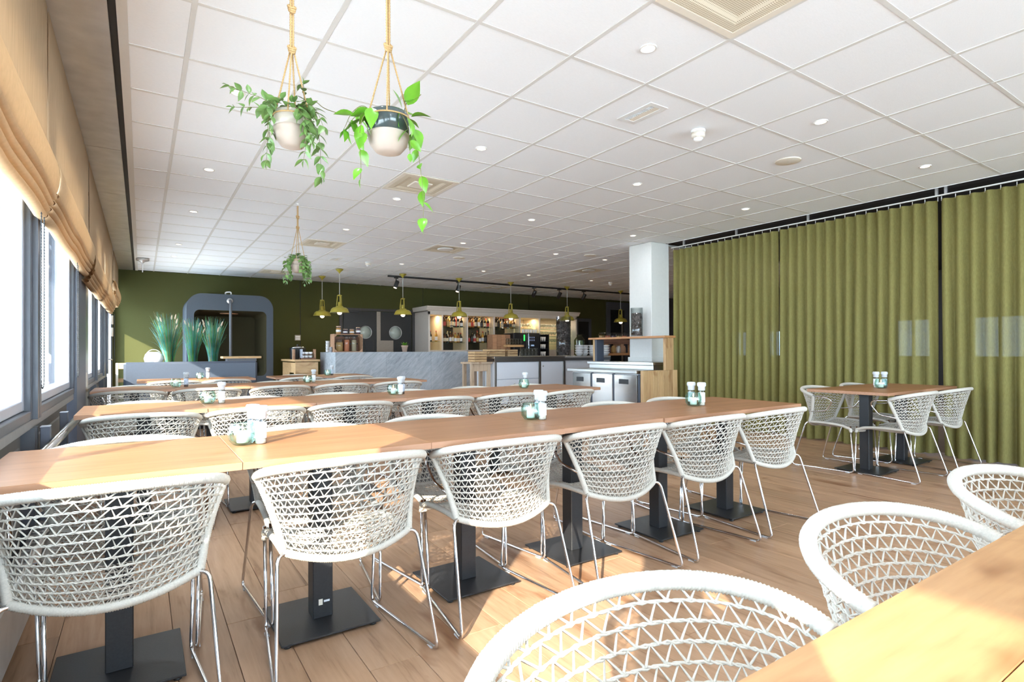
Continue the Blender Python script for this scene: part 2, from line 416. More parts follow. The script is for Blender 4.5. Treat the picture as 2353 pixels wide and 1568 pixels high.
for n_, (d, xc, y0, y1) in enumerate(planks):
    if n_ < 300 and d < 90:
        o = put('floor_plank', pk, floor_o, (xc, y0, 0)); o.scale = (1, y1 - y0, 1)
    else:
        rest.box(xc - .0915, y0, -.0085, xc + .0915, y1, 0, c=.0012)
o = rest.build('floor_planks_beyond', M['floor'], floor_o); o['kind'] = 'stuff'
# ceiling with individual tiles, grid bars and soffit panels
ceil_o = struct('ceiling', MB().box(-.62, YR - .1, CE + .03, XR + .1, YB + .1, CE + .25), M['ceil_dark'])
tm = MB().box(-.2875, -.2875, .0045, .2875, .2875, .022).mesh('ceiling_tile', M['tile'])
tiles = []
VENTS = [(2.312, 1.513), (2.312, 5.113), (2.312, 8.713), (4.112, 8.113), (7.712, 8.713), (2.312, 12.313), (7.712, 12.313)]
for i in range(-1, 24):
    for j in range(-8, 21):
        xc = GX + .6 * i + .3; yc = GY + .6 * j + .3
        if yc - .3 > YB - .05 or yc < YR or xc > XR: continue
        if xc > 6.6 and yc < 5.9: continue
        if any(abs(xc - vx) < .1 and abs(yc - vy) < .1 for vx, vy in VENTS): continue
        q = to_px((xc, yc, CE)); vis = q and -150 < q[0] < 2503 and -200 < q[1] < 800
        tiles.append((sqrt(xc * xc + yc * yc) if vis else 99 + xc, xc, yc, i))
tiles.sort(); rest = MB()
for n_, (d, xc, yc, i) in enumerate(tiles):
    x0, x1 = xc - .2875, xc + .2875
    if i == -1: x0 = -.055
    y1 = min(yc + .2875, YB - .02)
    if n_ < 300 and d < 90:
        if i == -1 or y1 < yc + .28: o = MB().box(x0, yc - .2875, CE + .0045, x1, y1, CE + .024).build('ceiling_tile', M['tile'], ceil_o)
        else: put('ceiling_tile', tm, ceil_o, (xc, yc, CE))
    else: rest.box(x0, yc - .2875, CE + .0045, x1, y1, CE + .022)
o = rest.build('ceiling_tiles_beyond', M['tile'], ceil_o); o['kind'] = 'stuff'
for i in range(0, 24):
    x = GX + .6 * i; y0 = YR if x < 6.8 else 5.9
    MB().box(x - .012, y0, CE, x + .012, YB, CE + .03).build('grid_bar', M['bar'], ceil_o)
for j in range(-7, 21):
    y = GY + .6 * j; x1 = XR if y > 5.9 else 6.8
    MB().box(-.08, y - .012, CE + .0015, x1, y + .012, CE + .028).build('cross_bar', M['bar'], ceil_o)
MB().box(-.10, YR, CE - .004, -.055, YB, CE + .03).build('edge_moulding', M['bar'], ceil_o)
MB().box(-.135, YR, CE + .018, -.10, YB, CE + .03).build('dark_metal_strip', M['dark'], ceil_o)  # dark metal strip between moulding and soffit
ys = [YR, -.2, 2.6, 5.55, 7.1, 9.0, 11.0, YB]
for a, b in zip(ys, ys[1:]):
    MB().box(XL, a + .004, CE - .002, -.135, b - .004, CE + .03, c=.001).build('soffit_panel', M['galv'], ceil_o)
MB().box(6.80, YR, CE + .02, 7.02, 5.85, CE + .03).build('recess_shade_strip', M['dark'], ceil_o)  # dark strip painted in for the shaded void above the rail
MB().box(6.795, YR, CE - .002, 6.80, 5.85, CE + .03).build('recess_edge', M['white'], ceil_o)
# back wall of felt panels
bw = struct('wall_back', MB().box(-.6, YB + .012, 0, XR, YB + .2, CE + .1), M['dark'])
px_ = [-.6, 3.08, 6.18, 9.6, 11.08, 12.68, XR]
for a, b in zip(px_, px_[1:]): MB().box(a + .006, YB, 0, b - .006, YB + .014, CE, c=.003).build('wall_panel', M['green'], bw)
# right wall with small windows, rear wall with large unseen windows added for fill daylight, both open to the sky
def wall_with_holes(name, axis, pos, thick, a0, a1, holes, mat):
    mb = MB(); z1 = CE + .1
    def bx(u0, u1, v0, v1):
        if u1 - u0 < 1e-3 or v1 - v0 < 1e-3: return
        if axis == 'x': mb.box(pos, u0, v0, pos + thick, u1, v1)
        else: mb.box(u0, pos, v0, u1, pos + thick, v1)
    u = a0
    for (h0, h1, b0, b1) in holes:
        bx(u, h0, 0, z1); bx(h0, h1, 0, b0); bx(h0, h1, b1, z1); u = h1
    bx(u, a1, 0, z1)
    return struct(name, mb, mat)
wall_with_holes('wall_right', 'x', XR, .2, YR, YB, [(3.4, 4.3, .95, 1.75), (5.0, 5.7, .95, 1.75), (8.4, 8.8, .95, 1.6), (9.4, 9.8, .95, 1.6)], M['doorframe'])
for n_, (a, b) in enumerate(((3.4, 4.3), (5.0, 5.7), (8.4, 8.8), (9.4, 9.8))):
    wo = struct('window_%d' % (n_ + 30), MB().box(XR + .05, a, .95, XR + .12, a + .04, 1.75).box(XR + .05, b - .04, .95, XR + .12, b, 1.75).box(XR + .05, (a + b) / 2 - .02, .95, XR + .12, (a + b) / 2 + .02, 1.75), M['frame'])
    MB().box(XR + .08, a, .95, XR + .09, b, 1.75).build('pane', M['dimpane'], wo)
wall_with_holes('wall_rear', 'y', YR - .2, .2, -.6, XR, [(-.2, 4.2, .30, 2.55), (4.5, 6.6, .30, 2.55)], M['white'])  # rear windows are unseen, added to fill the room with daylight
for n_, (a, b) in enumerate(((-.2, 4.2), (4.5, 6.6))):
    wf = MB()
    for x in (a, a + (b - a) / 3, a + (b - a) / 1.5, b - .05): wf.box(x, YR - .16, .30, x + .05, YR - .06, 2.55)
    wf.box(a, YR - .16, .30, b, YR - .06, .35); wf.box(a, YR - .16, 2.5, b, YR - .06, 2.55)
    wo = struct('window_%d' % (n_ + 20), wf, M['frame'])
    MB().box(a, YR - .12, .30, b, YR - .112, 2.55).build('pane', M['pane'], wo)
MB
eo = struct('trim_9', MB().box(-2.5, YR - 3.5, 2.6, XR, YR - .2, 2.75), M['eave'])  # unseen roof slab, added to keep the sun out of the rear windows
# outside: paving, eave, far hedge
struct('terrace', MB().box(-30, -30, -.25, -.62, 40, -.15).box(-.62, -30, -.25, 40, YR - .2, -.15).box(XR + .2, YR - .2, -.25, 40, 40, -.15), M['concrete'])
aw = struct('trim_8', MB().box(-1.62, -12, 2.268, -1.60, 20, 2.30).box(-.64, -12, 2.62, -.60, 20, 2.70), M['eave'])
MB().add([(-1.60, -12, 2.285), (-.62, -12, 2.66), (-.62, 20, 2.66), (-1.60, 20, 2.285)], [(0, 1, 2, 3)]).build('awning_cloth', M['awning'], aw)

# ------------------------------------------------------------------ window wall
lw = struct('wall_left', MB().box(-.60, YR, CE - .42, -.47, YB, CE + .1).box(-.60, 13.38, 0, -.47, YB, CE).box(-.60, 12.55, 0, -.47, 13.38, .10), M['frame'])
for a, b in ((YR, -.50), (-.50, .74), (.74, 2.19), (2.19, 3.61), (3.61, 5.6), (6.93, 8.0), (8.0, 9.58), (9.58, 10.4)):
    MB().box(-.585, a + .04, 0, -.485, b - .04, .735, c=.004).build('wall_panel', M['panelmetal'], lw)
    MB().box(-.56, a + .10, .06, -.478, b - .10, .66, c=.01).build('panel_inset', M['panelmetal'], lw)
MB().box(-.60, YR, .735, -.445, 5.6, .785, c=.006).build('sill_rail', M['rail'], lw)
MB().box(-.60, 6.93, .735, -.445, 10.4, .785, c=.006).build('sill_rail', M['rail'], lw)
for y in (-.50, .74, 3.61, 8.04, 9.58, 10.42):
    wdt = .11 if y != 3.61 else .12
    MB().box(-.58, y - wdt / 2, 0, -.43, y - .008, .74).box(-.58, y + .008, 0, -.43, y + wdt / 2, .74).build('lower_post', M['frame'], lw)
    MB().box(-.58, y - wdt / 2, .785, -.42, y - .008, 2.42).box(-.58, y + .008, .785, -.42, y + wdt / 2, 2.42).build('mullion', M['frame'], lw)
MB().box(-.60, 5.6, 0, -.425, 6.45, 2.6).build('dark_column', M['column'], lw)
MB().box(-.60, 6.45, 0, -.435, 6.9, 2.6).build('metal_column', M['steel'], lw)
spans = [(YR + .02, -.555), (-.445, .685), (.795, 3.55), (3.67, 5.6), (6.93, 7.985), (8.095, 9.525), (9.635, 10.365)]
for n_, (a, b) in enumerate(spans):
    w_ = struct('window_%d' % (n_ + 1), None, None)
    z0, z1 = .785, 2.40
    def frame_bars(x0, x1, t, a, b, z0, z1):
        return MB().box(x0, a, z0, x1, a + t, z1, c=.004).box(x0, b - t, z0, x1, b, z1, c=.004).box(x0, a + t, z0, x1, b - t, z0 + t, c=.004).box(x0, a + t, z1 - t, x1, b - t, z1, c=.004)
    frame_bars(-.56, -.44, .045, a, b, z0, z1).build('window_frame', M['frame'], w_)
    frame_bars(-.55, -.465, .05, a + .046, b - .046, z0 + .046, z1 - .046).build('sash', M['sunlit_frame'], w_)
    if n_ == 2:
        MB().box(-.54, 2.165, z0 + .09, -.48, 2.215, z1 - .09, c=.004).build('glazing_bar', M['sunlit_frame'], w_)
        MB().box(-.512, a + .08, z0 + .08, -.504, 2.18, z1 - .08).build('pane', M['pane'], w_); MB().box(-.512, 2.20, z0 + .08, -.504, b - .08, z1 - .08).build('pane', M['pane'], w_)
    else: MB().box(-.512, a + .08, z0 + .08, -.504, b - .08, z1 - .08).build('pane', M['pane'], w_)
d_ = struct('door_1', None, None)
MB().box(-.56, 10.5, 0, -.44, 10.58, 2.4).box(-.56, 12.45, 0, -.44, 12.55, 2.4).box(-.56, 10.58, 2.3, -.44, 12.45, 2.4).build('door_frame', M['frame'], d_)
MB().box(-.53, 10.6, .02, -.455, 10.75, 2.28).box(-.53, 11.35, .02, -.455, 11.43, 2.28).box(-.53, 10.75, .02, -.455, 11.35, .15).box(-.53, 10.75, 2.18, -.455, 11.35, 2.28).build('door_leaf', M['sunlit_frame'], d_)
MB().box(-.53, 11.46, .02, -.455, 11.55, 2.28).box(-.53, 12.34, .02, -.455, 12.43, 2.28).box(-.53, 11.55, .02, -.455, 12.34, .15).box(-.53, 11.55, 2.18, -.455, 12.34, 2.28).build('door_leaf', M['sunlit_frame'], d_)
MB().box(-.50, 10.75, .15, -.494, 11.35, 2.18).build('pane', M['pane'], d_); MB().box(-.50, 11.55, .15, -.494, 12.34, 2.18).build('pane', M['pane'], d_)
MB().tube(smooth_path([(-.455, 10.70, 1.0), (-.38, 10.70, 1.0), (-.38, 10.83, 1.0)], .02), .011).box(-.456, 10.67, .93, -.445, 10.73, 1.1, c=.003).build('door_handle', M['chrome'], d_)
MB().box(-.56, 12.56, .10, -.47, 12.60, 2.4).box(-.56, 13.33, .10, -.47, 13.38, 2.4).box(-.56, 12.6, .10, -.47, 13.33, .16).box(-.56, 12.6, 2.34, -.47, 13.33, 2.4).build('sidelight_frame', M['frame'], d_); MB().box(-.51, 12.6, .16, -.503, 13.33, 2.34).build('pane', M['pane'], d_)
for z in (1.62, 1.40): MB().tube([(-.44, 12.45, z), (-.44, 12.45, z + .16)], .018).build('hinge', M['cream'], d_)
tag(MB().box(-.438, 6.58, .78, -.425, 6.66, .92, c=.004).build('wall_switch', M['cream']), 'small cream switch plate on the metal column between the windows', 'switch')
# low convector and dark radiator posts below the windows
t = thing('wall_convector', 'low grey metal convector casing running below the windows beside the tables', 'radiator', (-.36, 1.0, 0))
MB().box(-.07, 0, .05, -.012, 4.3, .27, c=.006).build('casing', M['galv'], t)
gr = MB()
for k in range(70): gr.box(-.062, .06 + k * .06, .27, -.02, .09 + k * .06, .276)
gro = gr.build('grille', M['steel'], t); gro['kind'] = 'stuff'
for y in (.02, 4.15): MB().box(-.06, y, 0, -.02, y + .1, .05).build('foot', M['dark'], t)
t = thing('pipe_rail', 'slanting steel pipe rail along the window wall behind the front tables', 'rail', (-.36, 3.1, 0))
MB().tube([(.0, 0, .66), (.0, 2.0, .66)], .022).build('pipe', M['steel'], t)
for y in (.3, 1.6): MB().tube(smooth_path([(0, y, .66), (-.06, y, .62), (-.085, y, .62)], .02), .01).build('bracket', M['dark'], t)
for k, (y, lb) in enumerate(((3.62, 'dark square post by the window wall behind the front table row'), (4.42, 'dark square post by the window wall at the end of the second table row'))):
    p_ = thing('service_post', lb, 'post', (-.40, y, 0))
    MB().box(-.02, 0, 0, .018, .06, .735, c=.003).build('body', M['column'], p_); MB().box(-.021, -.001, .735, .019, .061, .740, c=.001).build('cap', M['sunlit_frame'], p_)

# ------------------------------------------------------------------ pillar
struct('pillar', MB().box(6.46, 5.87, 0, 6.86, 6.33, CE, c=.006).box(6.44, 5.85, .93, 6.88, 6.35, 1.0, c=.004), M['pillar'])

# ------------------------------------------------------------------ woven rope armchair
def chair_meshes():
    A0 = radians(95)
    def T(t):
        a = t * A0
        return Vector((.302 * sin(a), -.26 + .21 * (1 - cos(a)) / (1 - cos(A0)), .738 - .059 * t * t))
    def B(t): return Vector((.228 * t, -.125 - .045 * (1 - t * t), .425 - .045 * (1 - t * t)))
    def F(t): return Vector((.228 * t, .235, .408 - .012 * (1 - t * t)))
    def S(t, r):
        p = T(t).lerp(B(t), r); k = sin(pi * r)
        p.y += .004 * k; p.x -= .010 * k * t
        return p
    def Q(t, r):
        p = B(t).lerp(F(t), r); p.z += .010 * sin(pi * r) - .022 * sin(pi * r) * (1 - t * t)
        if r > .8: p.z -= .02 * ((r - .8) / .2) ** 2
        return p
    rnd = random.Random(3); res = {}
    def weave(fn, n, rows, r0, r1, rc):
        mb = MB(); R = [r0 + (r1 - r0) * k / rows for k in range(rows + 1)]
        for k in range(1, rows):
            for ph in (0, pi):
                pts = []
                for i in range(n * 3 + 1):
                    t = -1 + 2 * i / (n * 3); p = fn(t, R[k])
                    q = fn(min(1, t + .02), R[k]) - fn(max(-1, t - .02), R[k]); q.normalize()
                    d = fn(t, min(1, R[k] + .02)) - fn(t, max(0, R[k] - .02)); d.normalize(); nn = q.cross(d)
                    a = ph + i * 2.1
                    pts.append(p + d * (cos(a) * .0022) + nn * (sin(a) * .0022) + d * (rnd.random() - .5) * .0012)
                mb.tube(pts, rc, 5, caps=False)
        for k in range(rows):
            for i in range(n):
                sh = (.31 * k) % 1.0
                a, m, b = [max(-1, min(1, -1 + 2 * (i + q - sh) / n)) for q in (0, .74, 1)]
                pts = [fn(a, R[k + 1]), fn(m, R[k]), fn(b, R[k + 1])]
                if i == n - 1 and sh > .05: pts.append(fn(1, R[k]))
                pts = [p + Vector(((rnd.random() - .5), (rnd.random() - .5), (rnd.random() - .5))) * .003 for p in pts]
                if len(pts) > 1: mb.tube(pts, rc * 1.15, 5, caps=False)
        return mb
    res['woven_back'] = weave(S, 20, 12, 0, 1, .0022).mesh('woven_back', M['rope'])
    res['woven_seat'] = weave(Q, 20, 11, 0, 1, .0022).mesh('woven_seat', M['rope'])
    def wrapped(pts, r, name, step=.0031):
        P = [Vector(p) for p in pts]; L = [0]
        for a, b in zip(P, P[1:]): L.append(L[-1] + (b - a).length)
        n = max(4, int(L[-1] / step)); out = []; rr = []; j = 0
        for i in range(n + 1):
            s = L[-1] * i / n
            while j < len(L) - 2 and L[j + 1] < s: j += 1
            u = (s - L[j]) / max(1e-9, L[j + 1] - L[j]); out.append(P[j].lerp(P[j + 1], u)); rr.append(r * (1.07 if i % 2 else .93) * (.97 + .06 * rnd.random()))
        return MB().tube(out, rr, 9).mesh(name, M['rope'])
    res['back_rim'] = wrapped([T(-1 + 2 * i / 40) for i in range(41)], .0155, 'back_rim')
    for s, nm in ((-1, 'a'), (1, 'b')):
        res['side_rim' + nm] = wrapped([S(s, i / 12) for i in range(13)], .0135, 'side_rim')
        side = [Q(s, r / 20) for r in range(20)]
        fx = s * .226
        res['seat_side' + nm] = wrapped(smooth_path(side + [Vector((fx, .238, .40)), Vector((fx, .243, .365))], .02), .0118, 'seat_side_rim')
    res['seat_rear'] = wrapped([B(-1 + 2 * i / 24) for i in range(25)], .0135, 'seat_rear_rim')
    res['seat_front'] = wrapped([Q(-1 + 2 * i / 16, 1.0) + Vector((0, 0, -.004)) for i in range(17)], .0118, 'seat_front_rim')
    for s, nm in ((-1, 'a'), (1, 'b')):
        p = smooth_path([(s * .205, -.125, .42), (s * .252, -.145, .422), (s * .280, -.272, .0075), (s * .217, .262, .0075), (s * .226, .238, .42)], .035, 6)
        mb = MB().tube(p, .0066, 10)
        for y, x in ((-.22, .274), (.21, .223)): mb.box(s * x - .007, y - .018, 0, s * x + .007, y + .018, .006, 1)
        res['leg' + nm] = mb.mesh('sled_leg', [M['chrome'], M['clearcap']])
        e = T(s)
        p = smooth_path([(e.x, e.y - .01, e.z - .004), (s * .292, .075, e.z - .012), (s * .268, .105, e.z - .05), (s * .252, .045, .545), (s * .256, -.093, .525)], .03, 6)
        res['arm' + nm] = MB().tube(p, .0062, 10).mesh('armrest', M['chrome'])
    return res
CH = chair_meshes()
def make_chair(label):
    t = thing('rope_armchair', label, 'chair')
    for nm, key in (('woven_back', 'woven_back'), ('woven_seat', 'woven_seat'), ('back_rim', 'back_rim'), ('side_rim', 'side_rima'), ('side_rim', 'side_rimb'),
                    ('seat_rear_rim', 'seat_rear'), ('seat_side_rim', 'seat_sidea'), ('seat_side_rim', 'seat_sideb'), ('seat_front_rim', 'seat_front'),
                    ('sled_leg', 'lega'), ('sled_leg', 'legb'), ('armrest', 'arma'), ('armrest', 'armb')):
        o = put(nm, CH[key], t)
        if nm.startswith('woven'): o['kind'] = 'stuff'
    return t
CHAIR0 = make_chair('x'); used = [False]
def chair(x, y, face, label, group, jit=True):
    rz = (0 if face > 0 else pi) + (random.uniform(-.05, .05) if jit else 0)
    x += random.uniform(-.008, .008) if jit else 0
    if not used[0]:
        used[0] = True; CHAIR0.location = (x, y, 0); CHAIR0.rotation_euler = (0, 0, rz); CHAIR0['label'] = label; CHAIR0['group'] = group; return CHAIR0
    return dup(CHAIR0, (x, y, 0), rz, label, group)

# ------------------------------------------------------------------ pedestal tables
TZ = .745
def table_proto(w_, d):
    t = thing('pedestal_table', 'x', 'table')
    MB().box(-w_ / 2, -d / 2, TZ - .026, w_ / 2, d / 2, TZ, c=.0012).build('table_top', M['oak'], t)
    MB().box(-w_ / 2 + .0002, -d / 2 - .0008, TZ - .0255, w_ / 2 - .0002, -d / 2, TZ - .0012).box(-w_ / 2 + .0002, d / 2, TZ - .0255, w_ / 2 - .0002, d / 2 + .0008, TZ - .0012).box(-w_ / 2 - .0008, -d / 2, TZ - .0255, -w_ / 2, d / 2, TZ - .0012).box(w_ / 2, -d / 2, TZ - .0255, w_ / 2 + .0008, d / 2, TZ - .0012).build('edge_band', M['oakedge'], t)
    MB().box(-.04, -.04, .02, .04, .04, TZ - .032, c=.003).build('column', M['black'], t)
    MB().box(-.19, -.19, .013, .19, .19, .021, c=.002).build('base_plate', M['black'], t)
    MB().box(-.15, -.15, TZ - .032, .15, .15, TZ - .0265).build('top_plate', M['black'], t)
    for x in (-.165, .165):
        for y in (-.165, .165): MB().lathe([(.013, 0), (.014, .006), (.006, .008), (.006, .0135)], 12, c=(x, y, 0)).build('levelling_foot', M['black'], t)
    return t
TP = table_proto(.679, .70); TPW = None
rows = [('front table row', .28 - .682, 2.03, 6), ('second table row', -.324, 4.07, 6), ('third table row', -.397, 6.46, 5),
        ('short table row by the banquette', -.046, 8.35, 2), ('short table row by the stone counter', 1.57, 8.35, 2)]
first = True
for (rn, x0, y0, n) in rows:
    for k in range(n):
        lb = 'oak-topped pedestal table, %s from the windows in the %s' % (ORD[k], rn)
        x = x0 + .682 * k + .34; y = y0 + .35 + random.uniform(-.006, .006)
        if k == n - 1 and n > 2: y += .012
        if first: TP.location = (x, y, 0); TP['label'] = lb; TP['group'] = 'row tables'; first = False; tt = TP
        else: tt = dup(TP, (x, y, 0), 0, lb, 'row tables')
        if rn.startswith('front') and k == 1:
            pl = MB().box(-.022, -.0415, .07, .03, -.0402, .10).box(-.018, -.0419, .073, -.002, -.0414, .097, 1).box(.003, -.0419, .082, .026, -.0414, .090, 2).build('maker_plate', [M['black'], M['cream'], M['cab']], tt)
TW = table_proto(.745, .67)
TW.location = (5.495, 2.44, 0); TW['label'] = 'oak-topped pedestal table by the green curtain, the one nearer the front table row'; TW['group'] = 'curtain tables'
dup(TW, (6.245, 2.452, 0), 0, 'oak-topped pedestal table by the green curtain, farther from the front table row', 'curtain tables')
# nearest table, thick rustic oak
t = thing('rustic_table', 'thick knotty oak table in the lower right corner, partly sunlit', 'table', (1.55, -.03, 0))
for i in range(5): MB().box(-1.25, -.40 + .16 * i + .0006, .712, 1.25, -.24 + .16 * i - .0006, .75, c=.001).build('top_board', M['oldoak'], t)
for x in (-.85, .85): MB().box(x - .05, -.05, .02, x + .05, .05, .712, c=.003).build('column', M['black'], t); MB().box(x - .25, -.25, .004, x + .25, .25, .02, c=.002).build('base_plate', M['black'], t)

# ------------------------------------------------------------------ chairs in place
def crow(xs, y, face, side, rn, grp):
    for k, x in enumerate(xs):
        chair(x, y, face, 'cream rope armchair, %s from the windows, %s side of the %s' % (ORD[k], side, rn), grp)
crow([-.065, .63, 1.31, 2.0, 2.67, 3.33], 2.14, 1, 'near', 'front table row', 'chairs of the front table row')
crow([-.05, .66, 1.31, 1.99, 2.68, 3.30], 2.63, -1, 'far', 'front table row', 'chairs of the front table row')
crow([.02, .66, 1.31, 2.02, 2.67, 3.34], 4.18, 1, 'near', 'second table row', 'chairs of the second table row')
crow([.02, .74, 1.37, 2.05, 2.75, 3.42], 4.67, -1, 'far', 'second table row', 'chairs of the second table row')
crow([-.10, .58, 1.27, 1.95, 2.63], 6.57, 1, 'near', 'third table row', 'chairs of the third table row')
crow([-.05, .66, 1.36, 2.04, 2.68], 7.06, -1, 'far', 'third table row', 'chairs of the third table row')
crow([.36, .94], 8.46, 1, 'near', 'short row by the banquette', 'chairs of the short rows')
crow([1.92, 2.68], 8.46, 1, 'near', 'short row by the counter', 'chairs of the short rows')
crow([2.02, 2.70], 8.95, -1, 'far', 'short row by the counter', 'chairs of the short rows')
for x, lb in ((5.54, 'cream rope armchair, nearer of two facing the green curtain table row'), (6.34, 'cream rope armchair, farther of two on the near side of the curtain tables')):
    chair(x, 2.20, 1, lb, 'chairs of the curtain tables', False)
for x, lb in ((5.50, 'cream rope armchair between curtain and curtain tables, nearer the front row'), (6.25, 'cream rope armchair between curtain and curtain tables, farther from the front row')):
    chair(x, 2.71, -1, lb, 'chairs of the curtain tables', False)
for x, lb in ((.57, 'sunlit cream rope armchair at the knotty oak table, nearest the windows'), (1.30, 'cream rope armchair at the knotty oak table, the middle of three'), (2.06, 'cream rope armchair at the knotty oak table, farthest from the windows')):
    chair(x, .385, -1, lb, 'chairs of the knotty oak table', False)

# ------------------------------------------------------------------ table sets: candle glasses and grinders
def candle_proto():
    t = thing('candle_holder', 'x', 'candle holder')
    prof = [(.022, 0), (.036, .004), (.049, .022), (.053, .042), (.050, .062), (.044, .080), (.043, .086)]
    mb = MB(); n = 12; vs_ = []; fs = []
    for i, (r, z) in enumerate(prof):
        for j in range(n):
            a = 2 * pi * (j + (.5 if i % 2 else 0)) / n; k = 1.0
            vs_.append((r * k * cos(a), r * k * sin(a), z))
    for i in range(len(prof) - 1):
        for j in range(n):
            j2 = (j + 1) % n
            A_, B_, C_, D_ = i * n + j, i * n + j2, (i + 1) * n + j2, (i + 1) * n + j
            if i % 2 == 0: fs += [(A_, B_, D_), (B_, C_, D_)]
            else: fs += [(A_, B_, C_), (A_, C_, D_)]
    fs.append(tuple(range(n))[::-1])
    mb.add(vs_, fs)
    inner = [(.039, .086), (.040, .078), (.045, .060), (.047, .042), (.042, .022), (.026, .009), (0, .008)]
    mb.lathe(inner, 16)
    mb.build('glass', M['aqua'], t)
    MB().lathe([(.020, .009), (.021, .012), (.021, .052), (.019, .055), (0, .054)], 18).build('candle', M['candle'], t)
    MB().tube([(0, 0, .054), (.001, 0, .061)], .0008, 5).build('wick', M['dark'], t)
    MB().lathe([(.0005, .058), (.003, .063), (.0034, .067), (.002, .075), (.0003, .082)], 10).build('flame', M['flame'], t)
    return t
def grinder_proto(kind):
    t = thing('spice_grinder', 'x', 'grinder')
    MB().lathe([(.020, 0), (.0215, .003), (.0215, .088), (.019, .096), (.019, .100)], 20).build('glass_body', M['glass'], t)
    MB().lathe([(.0195, .002), (.0198, .02 if kind == 's' else .045), (0, .021 if kind == 's' else .046)], 16).build('contents', M['salt'] if kind == 's' else M['pepper'], t)
    MB().lathe([(.0217, .022), (.0219, .023), (.0219, .084), (.0217, .085)], 20).build('paper_label', M['whitelabel'] if kind == 's' else M['bluelabel'], t)
    mb = MB(); n = 24
    mb.lathe([(.0205, .098), (.0225, .100), (.0225, .122), (.026, .126), (.0265, .128), (.0265, .146), (.024, .151), (0, .152)], n)
    for j in range(n):
        a = 2 * pi * j / n; mb.box(-.0012, -.0008, .129, .0012, .0008, .145, M4=Matrix.Translation((.0268 * cos(a), .0268 * sin(a), 0)))
    mb.build('grinder_head', M['clearcap'], t)
    return t
CP_, GS, GP = candle_proto(), grinder_proto('s'), grinder_proto('p')
usedp = set()
def place(proto, x, y, lb, grp):
    if proto.name not in usedp:
        usedp.add(proto.name); proto.location = (x, y, TZ); proto['label'] = lb; proto['group'] = grp; proto.rotation_euler = (0, 0, random.random() * 6); return
    dup(proto, (x, y, TZ), random.random() * 6, lb, grp)
sets = [('front table row', 0, (.33, 2.40), (.378, 2.465), (.395, 2.395)), ('front table row', 1, (1.715, 2.40), (1.79, 2.43), (1.762, 2.36)), ('front table row', 2, (2.985, 2.36), (3.04, 2.42), (3.055, 2.35)),
        ('second table row', 0, (.39, 4.45), None, (.475, 4.43)), ('second table row', 1, (1.76, 4.44), (1.85, 4.47), (1.81, 4.41)), ('second table row', 2, (3.08, 4.42), None, (3.13, 4.47)),
        ('third table row', 0, (.30, 6.78), (.395, 6.80), None), ('third table row', 1, (1.62, 6.75), None, (1.70, 6.79)),
        ('short row by the banquette', 0, (.66, 8.62), None, (.76, 8.66)), ('short row by the counter', 0, (2.36, 8.62), (2.44, 8.66), None)]
for (rn, k, c, p, s) in sets:
    wh = ['nearest the windows', 'in the middle', 'farthest from the windows'][k] if 'short' not in rn else 'alone'
    if c: place(CP_, *c, 'green faceted glass candle holder on the %s, %s' % (rn, wh), 'candle holders on the tables')
    if p: place(GP, *p, 'pepper grinder with blue label on the %s, %s' % (rn, wh), 'grinders on the tables')
    if s: place(GS, *s, 'salt grinder with white label on the %s, %s' % (rn, wh), 'grinders on the tables')
place(CP_, 5.70, 2.40, 'green faceted glass candle holder on the table by the green curtain', 'candle holders on the tables')
place(GS, 5.765, 2.47, 'salt grinder with white label on the table by the green curtain', 'grinders on the tables')
place(GP, 5.815, 2.42, 'pepper grinder with blue label on the table by the green curtain', 'grinders on the tables')

# ------------------------------------------------------------------ roman blinds
def blind(y0, y1, zb, lb, seed, bulge=1.0):
    rnd = random.Random(seed); L = y1 - y0; nu = max(10, int(L / .05))
    t = thing('roman_blind', lb, 'blind', (-.372, y0, 0))
    wv = [rnd.uniform(0, 6.28) for _ in range(6)]
    def wob(u, a=.004): return a * (sin(u * L * 5.1 + wv[0]) + .6 * sin(u * L * 11 + wv[1]))
    zr = zb + .30
    def sheet(u, v):
        z = zr + .010 + (CE - .006 - zr - .010) * (1 - v)
        return (wob(u, .0022) * v + .002 * sin(u * L * 31 + wv[2]) * v, u * L, z - (.004 * sin(u * 7 + wv[3]) * v))
    mb = MB().surf(sheet, nu, 10)
    mb.surf(lambda u, v: (sheet(u, v)[0] - .004, u * L, sheet(u, v)[2]), nu, 10)
    mb.build('fabric_sheet', M['blind'], t)
    def roll(u, v):
        a = -pi * .5 + v * 2 * pi
        zc = zr - .095 + wob(u, .0015); b = .030 * bulge
        return (.018 + b * cos(a), u * L, zc + .095 * sin(a) + .004 * sin(u * L * 2.2 + wv[4]))
    MB().surf(roll, nu, 16).build('fold_roll', M['blindroll'], t)
    for k in range(4):
        zc = zb + .022 + k * .031
        def fold(u, v, k=k, zc=zc):
            a = v * 2 * pi; sh = .003 * sin(u * L * 3.3 + wv[5]) + .012 * (abs(sin(u * L * 2.6 + wv[2] + k * .10)) - .5)
            return (-.024 + .013 * k + .026 * cos(a) + .003 * sin(u * L * 6 + k * .3), u * L, zc + sh + .017 * sin(a))
        MB().surf(fold, nu, 12).build('stacked_fold', M['blindroll'], t)
    MB().box(-.05, .01, CE - .05, -.008, L - .01, CE - .004, c=.002).build('head_rail', M['cream'], t)
    return t
def chain(t, y, z0, z1, x=-.006):
    pts = []; 
    p = smooth_path([(x, y, z0), (x, y, z1), (x, y + .045, z1 - .02), (x, y + .09, z1), (x, y + .09, z0)], .04, 6)
    P = [Vector(q) for q in p]; out = []; rr = []; L = 0; k = 0
    for a, b in zip(P, P[1:]):
        n = max(1, int((b - a).length / .007))
        for i in range(n): out.append(a.lerp(b, i / n)); rr.append(.0034 if k % 2 else .0014); k += 1
    MB().tube(out, rr, 5).build('bead_chain', M['dark'], t)
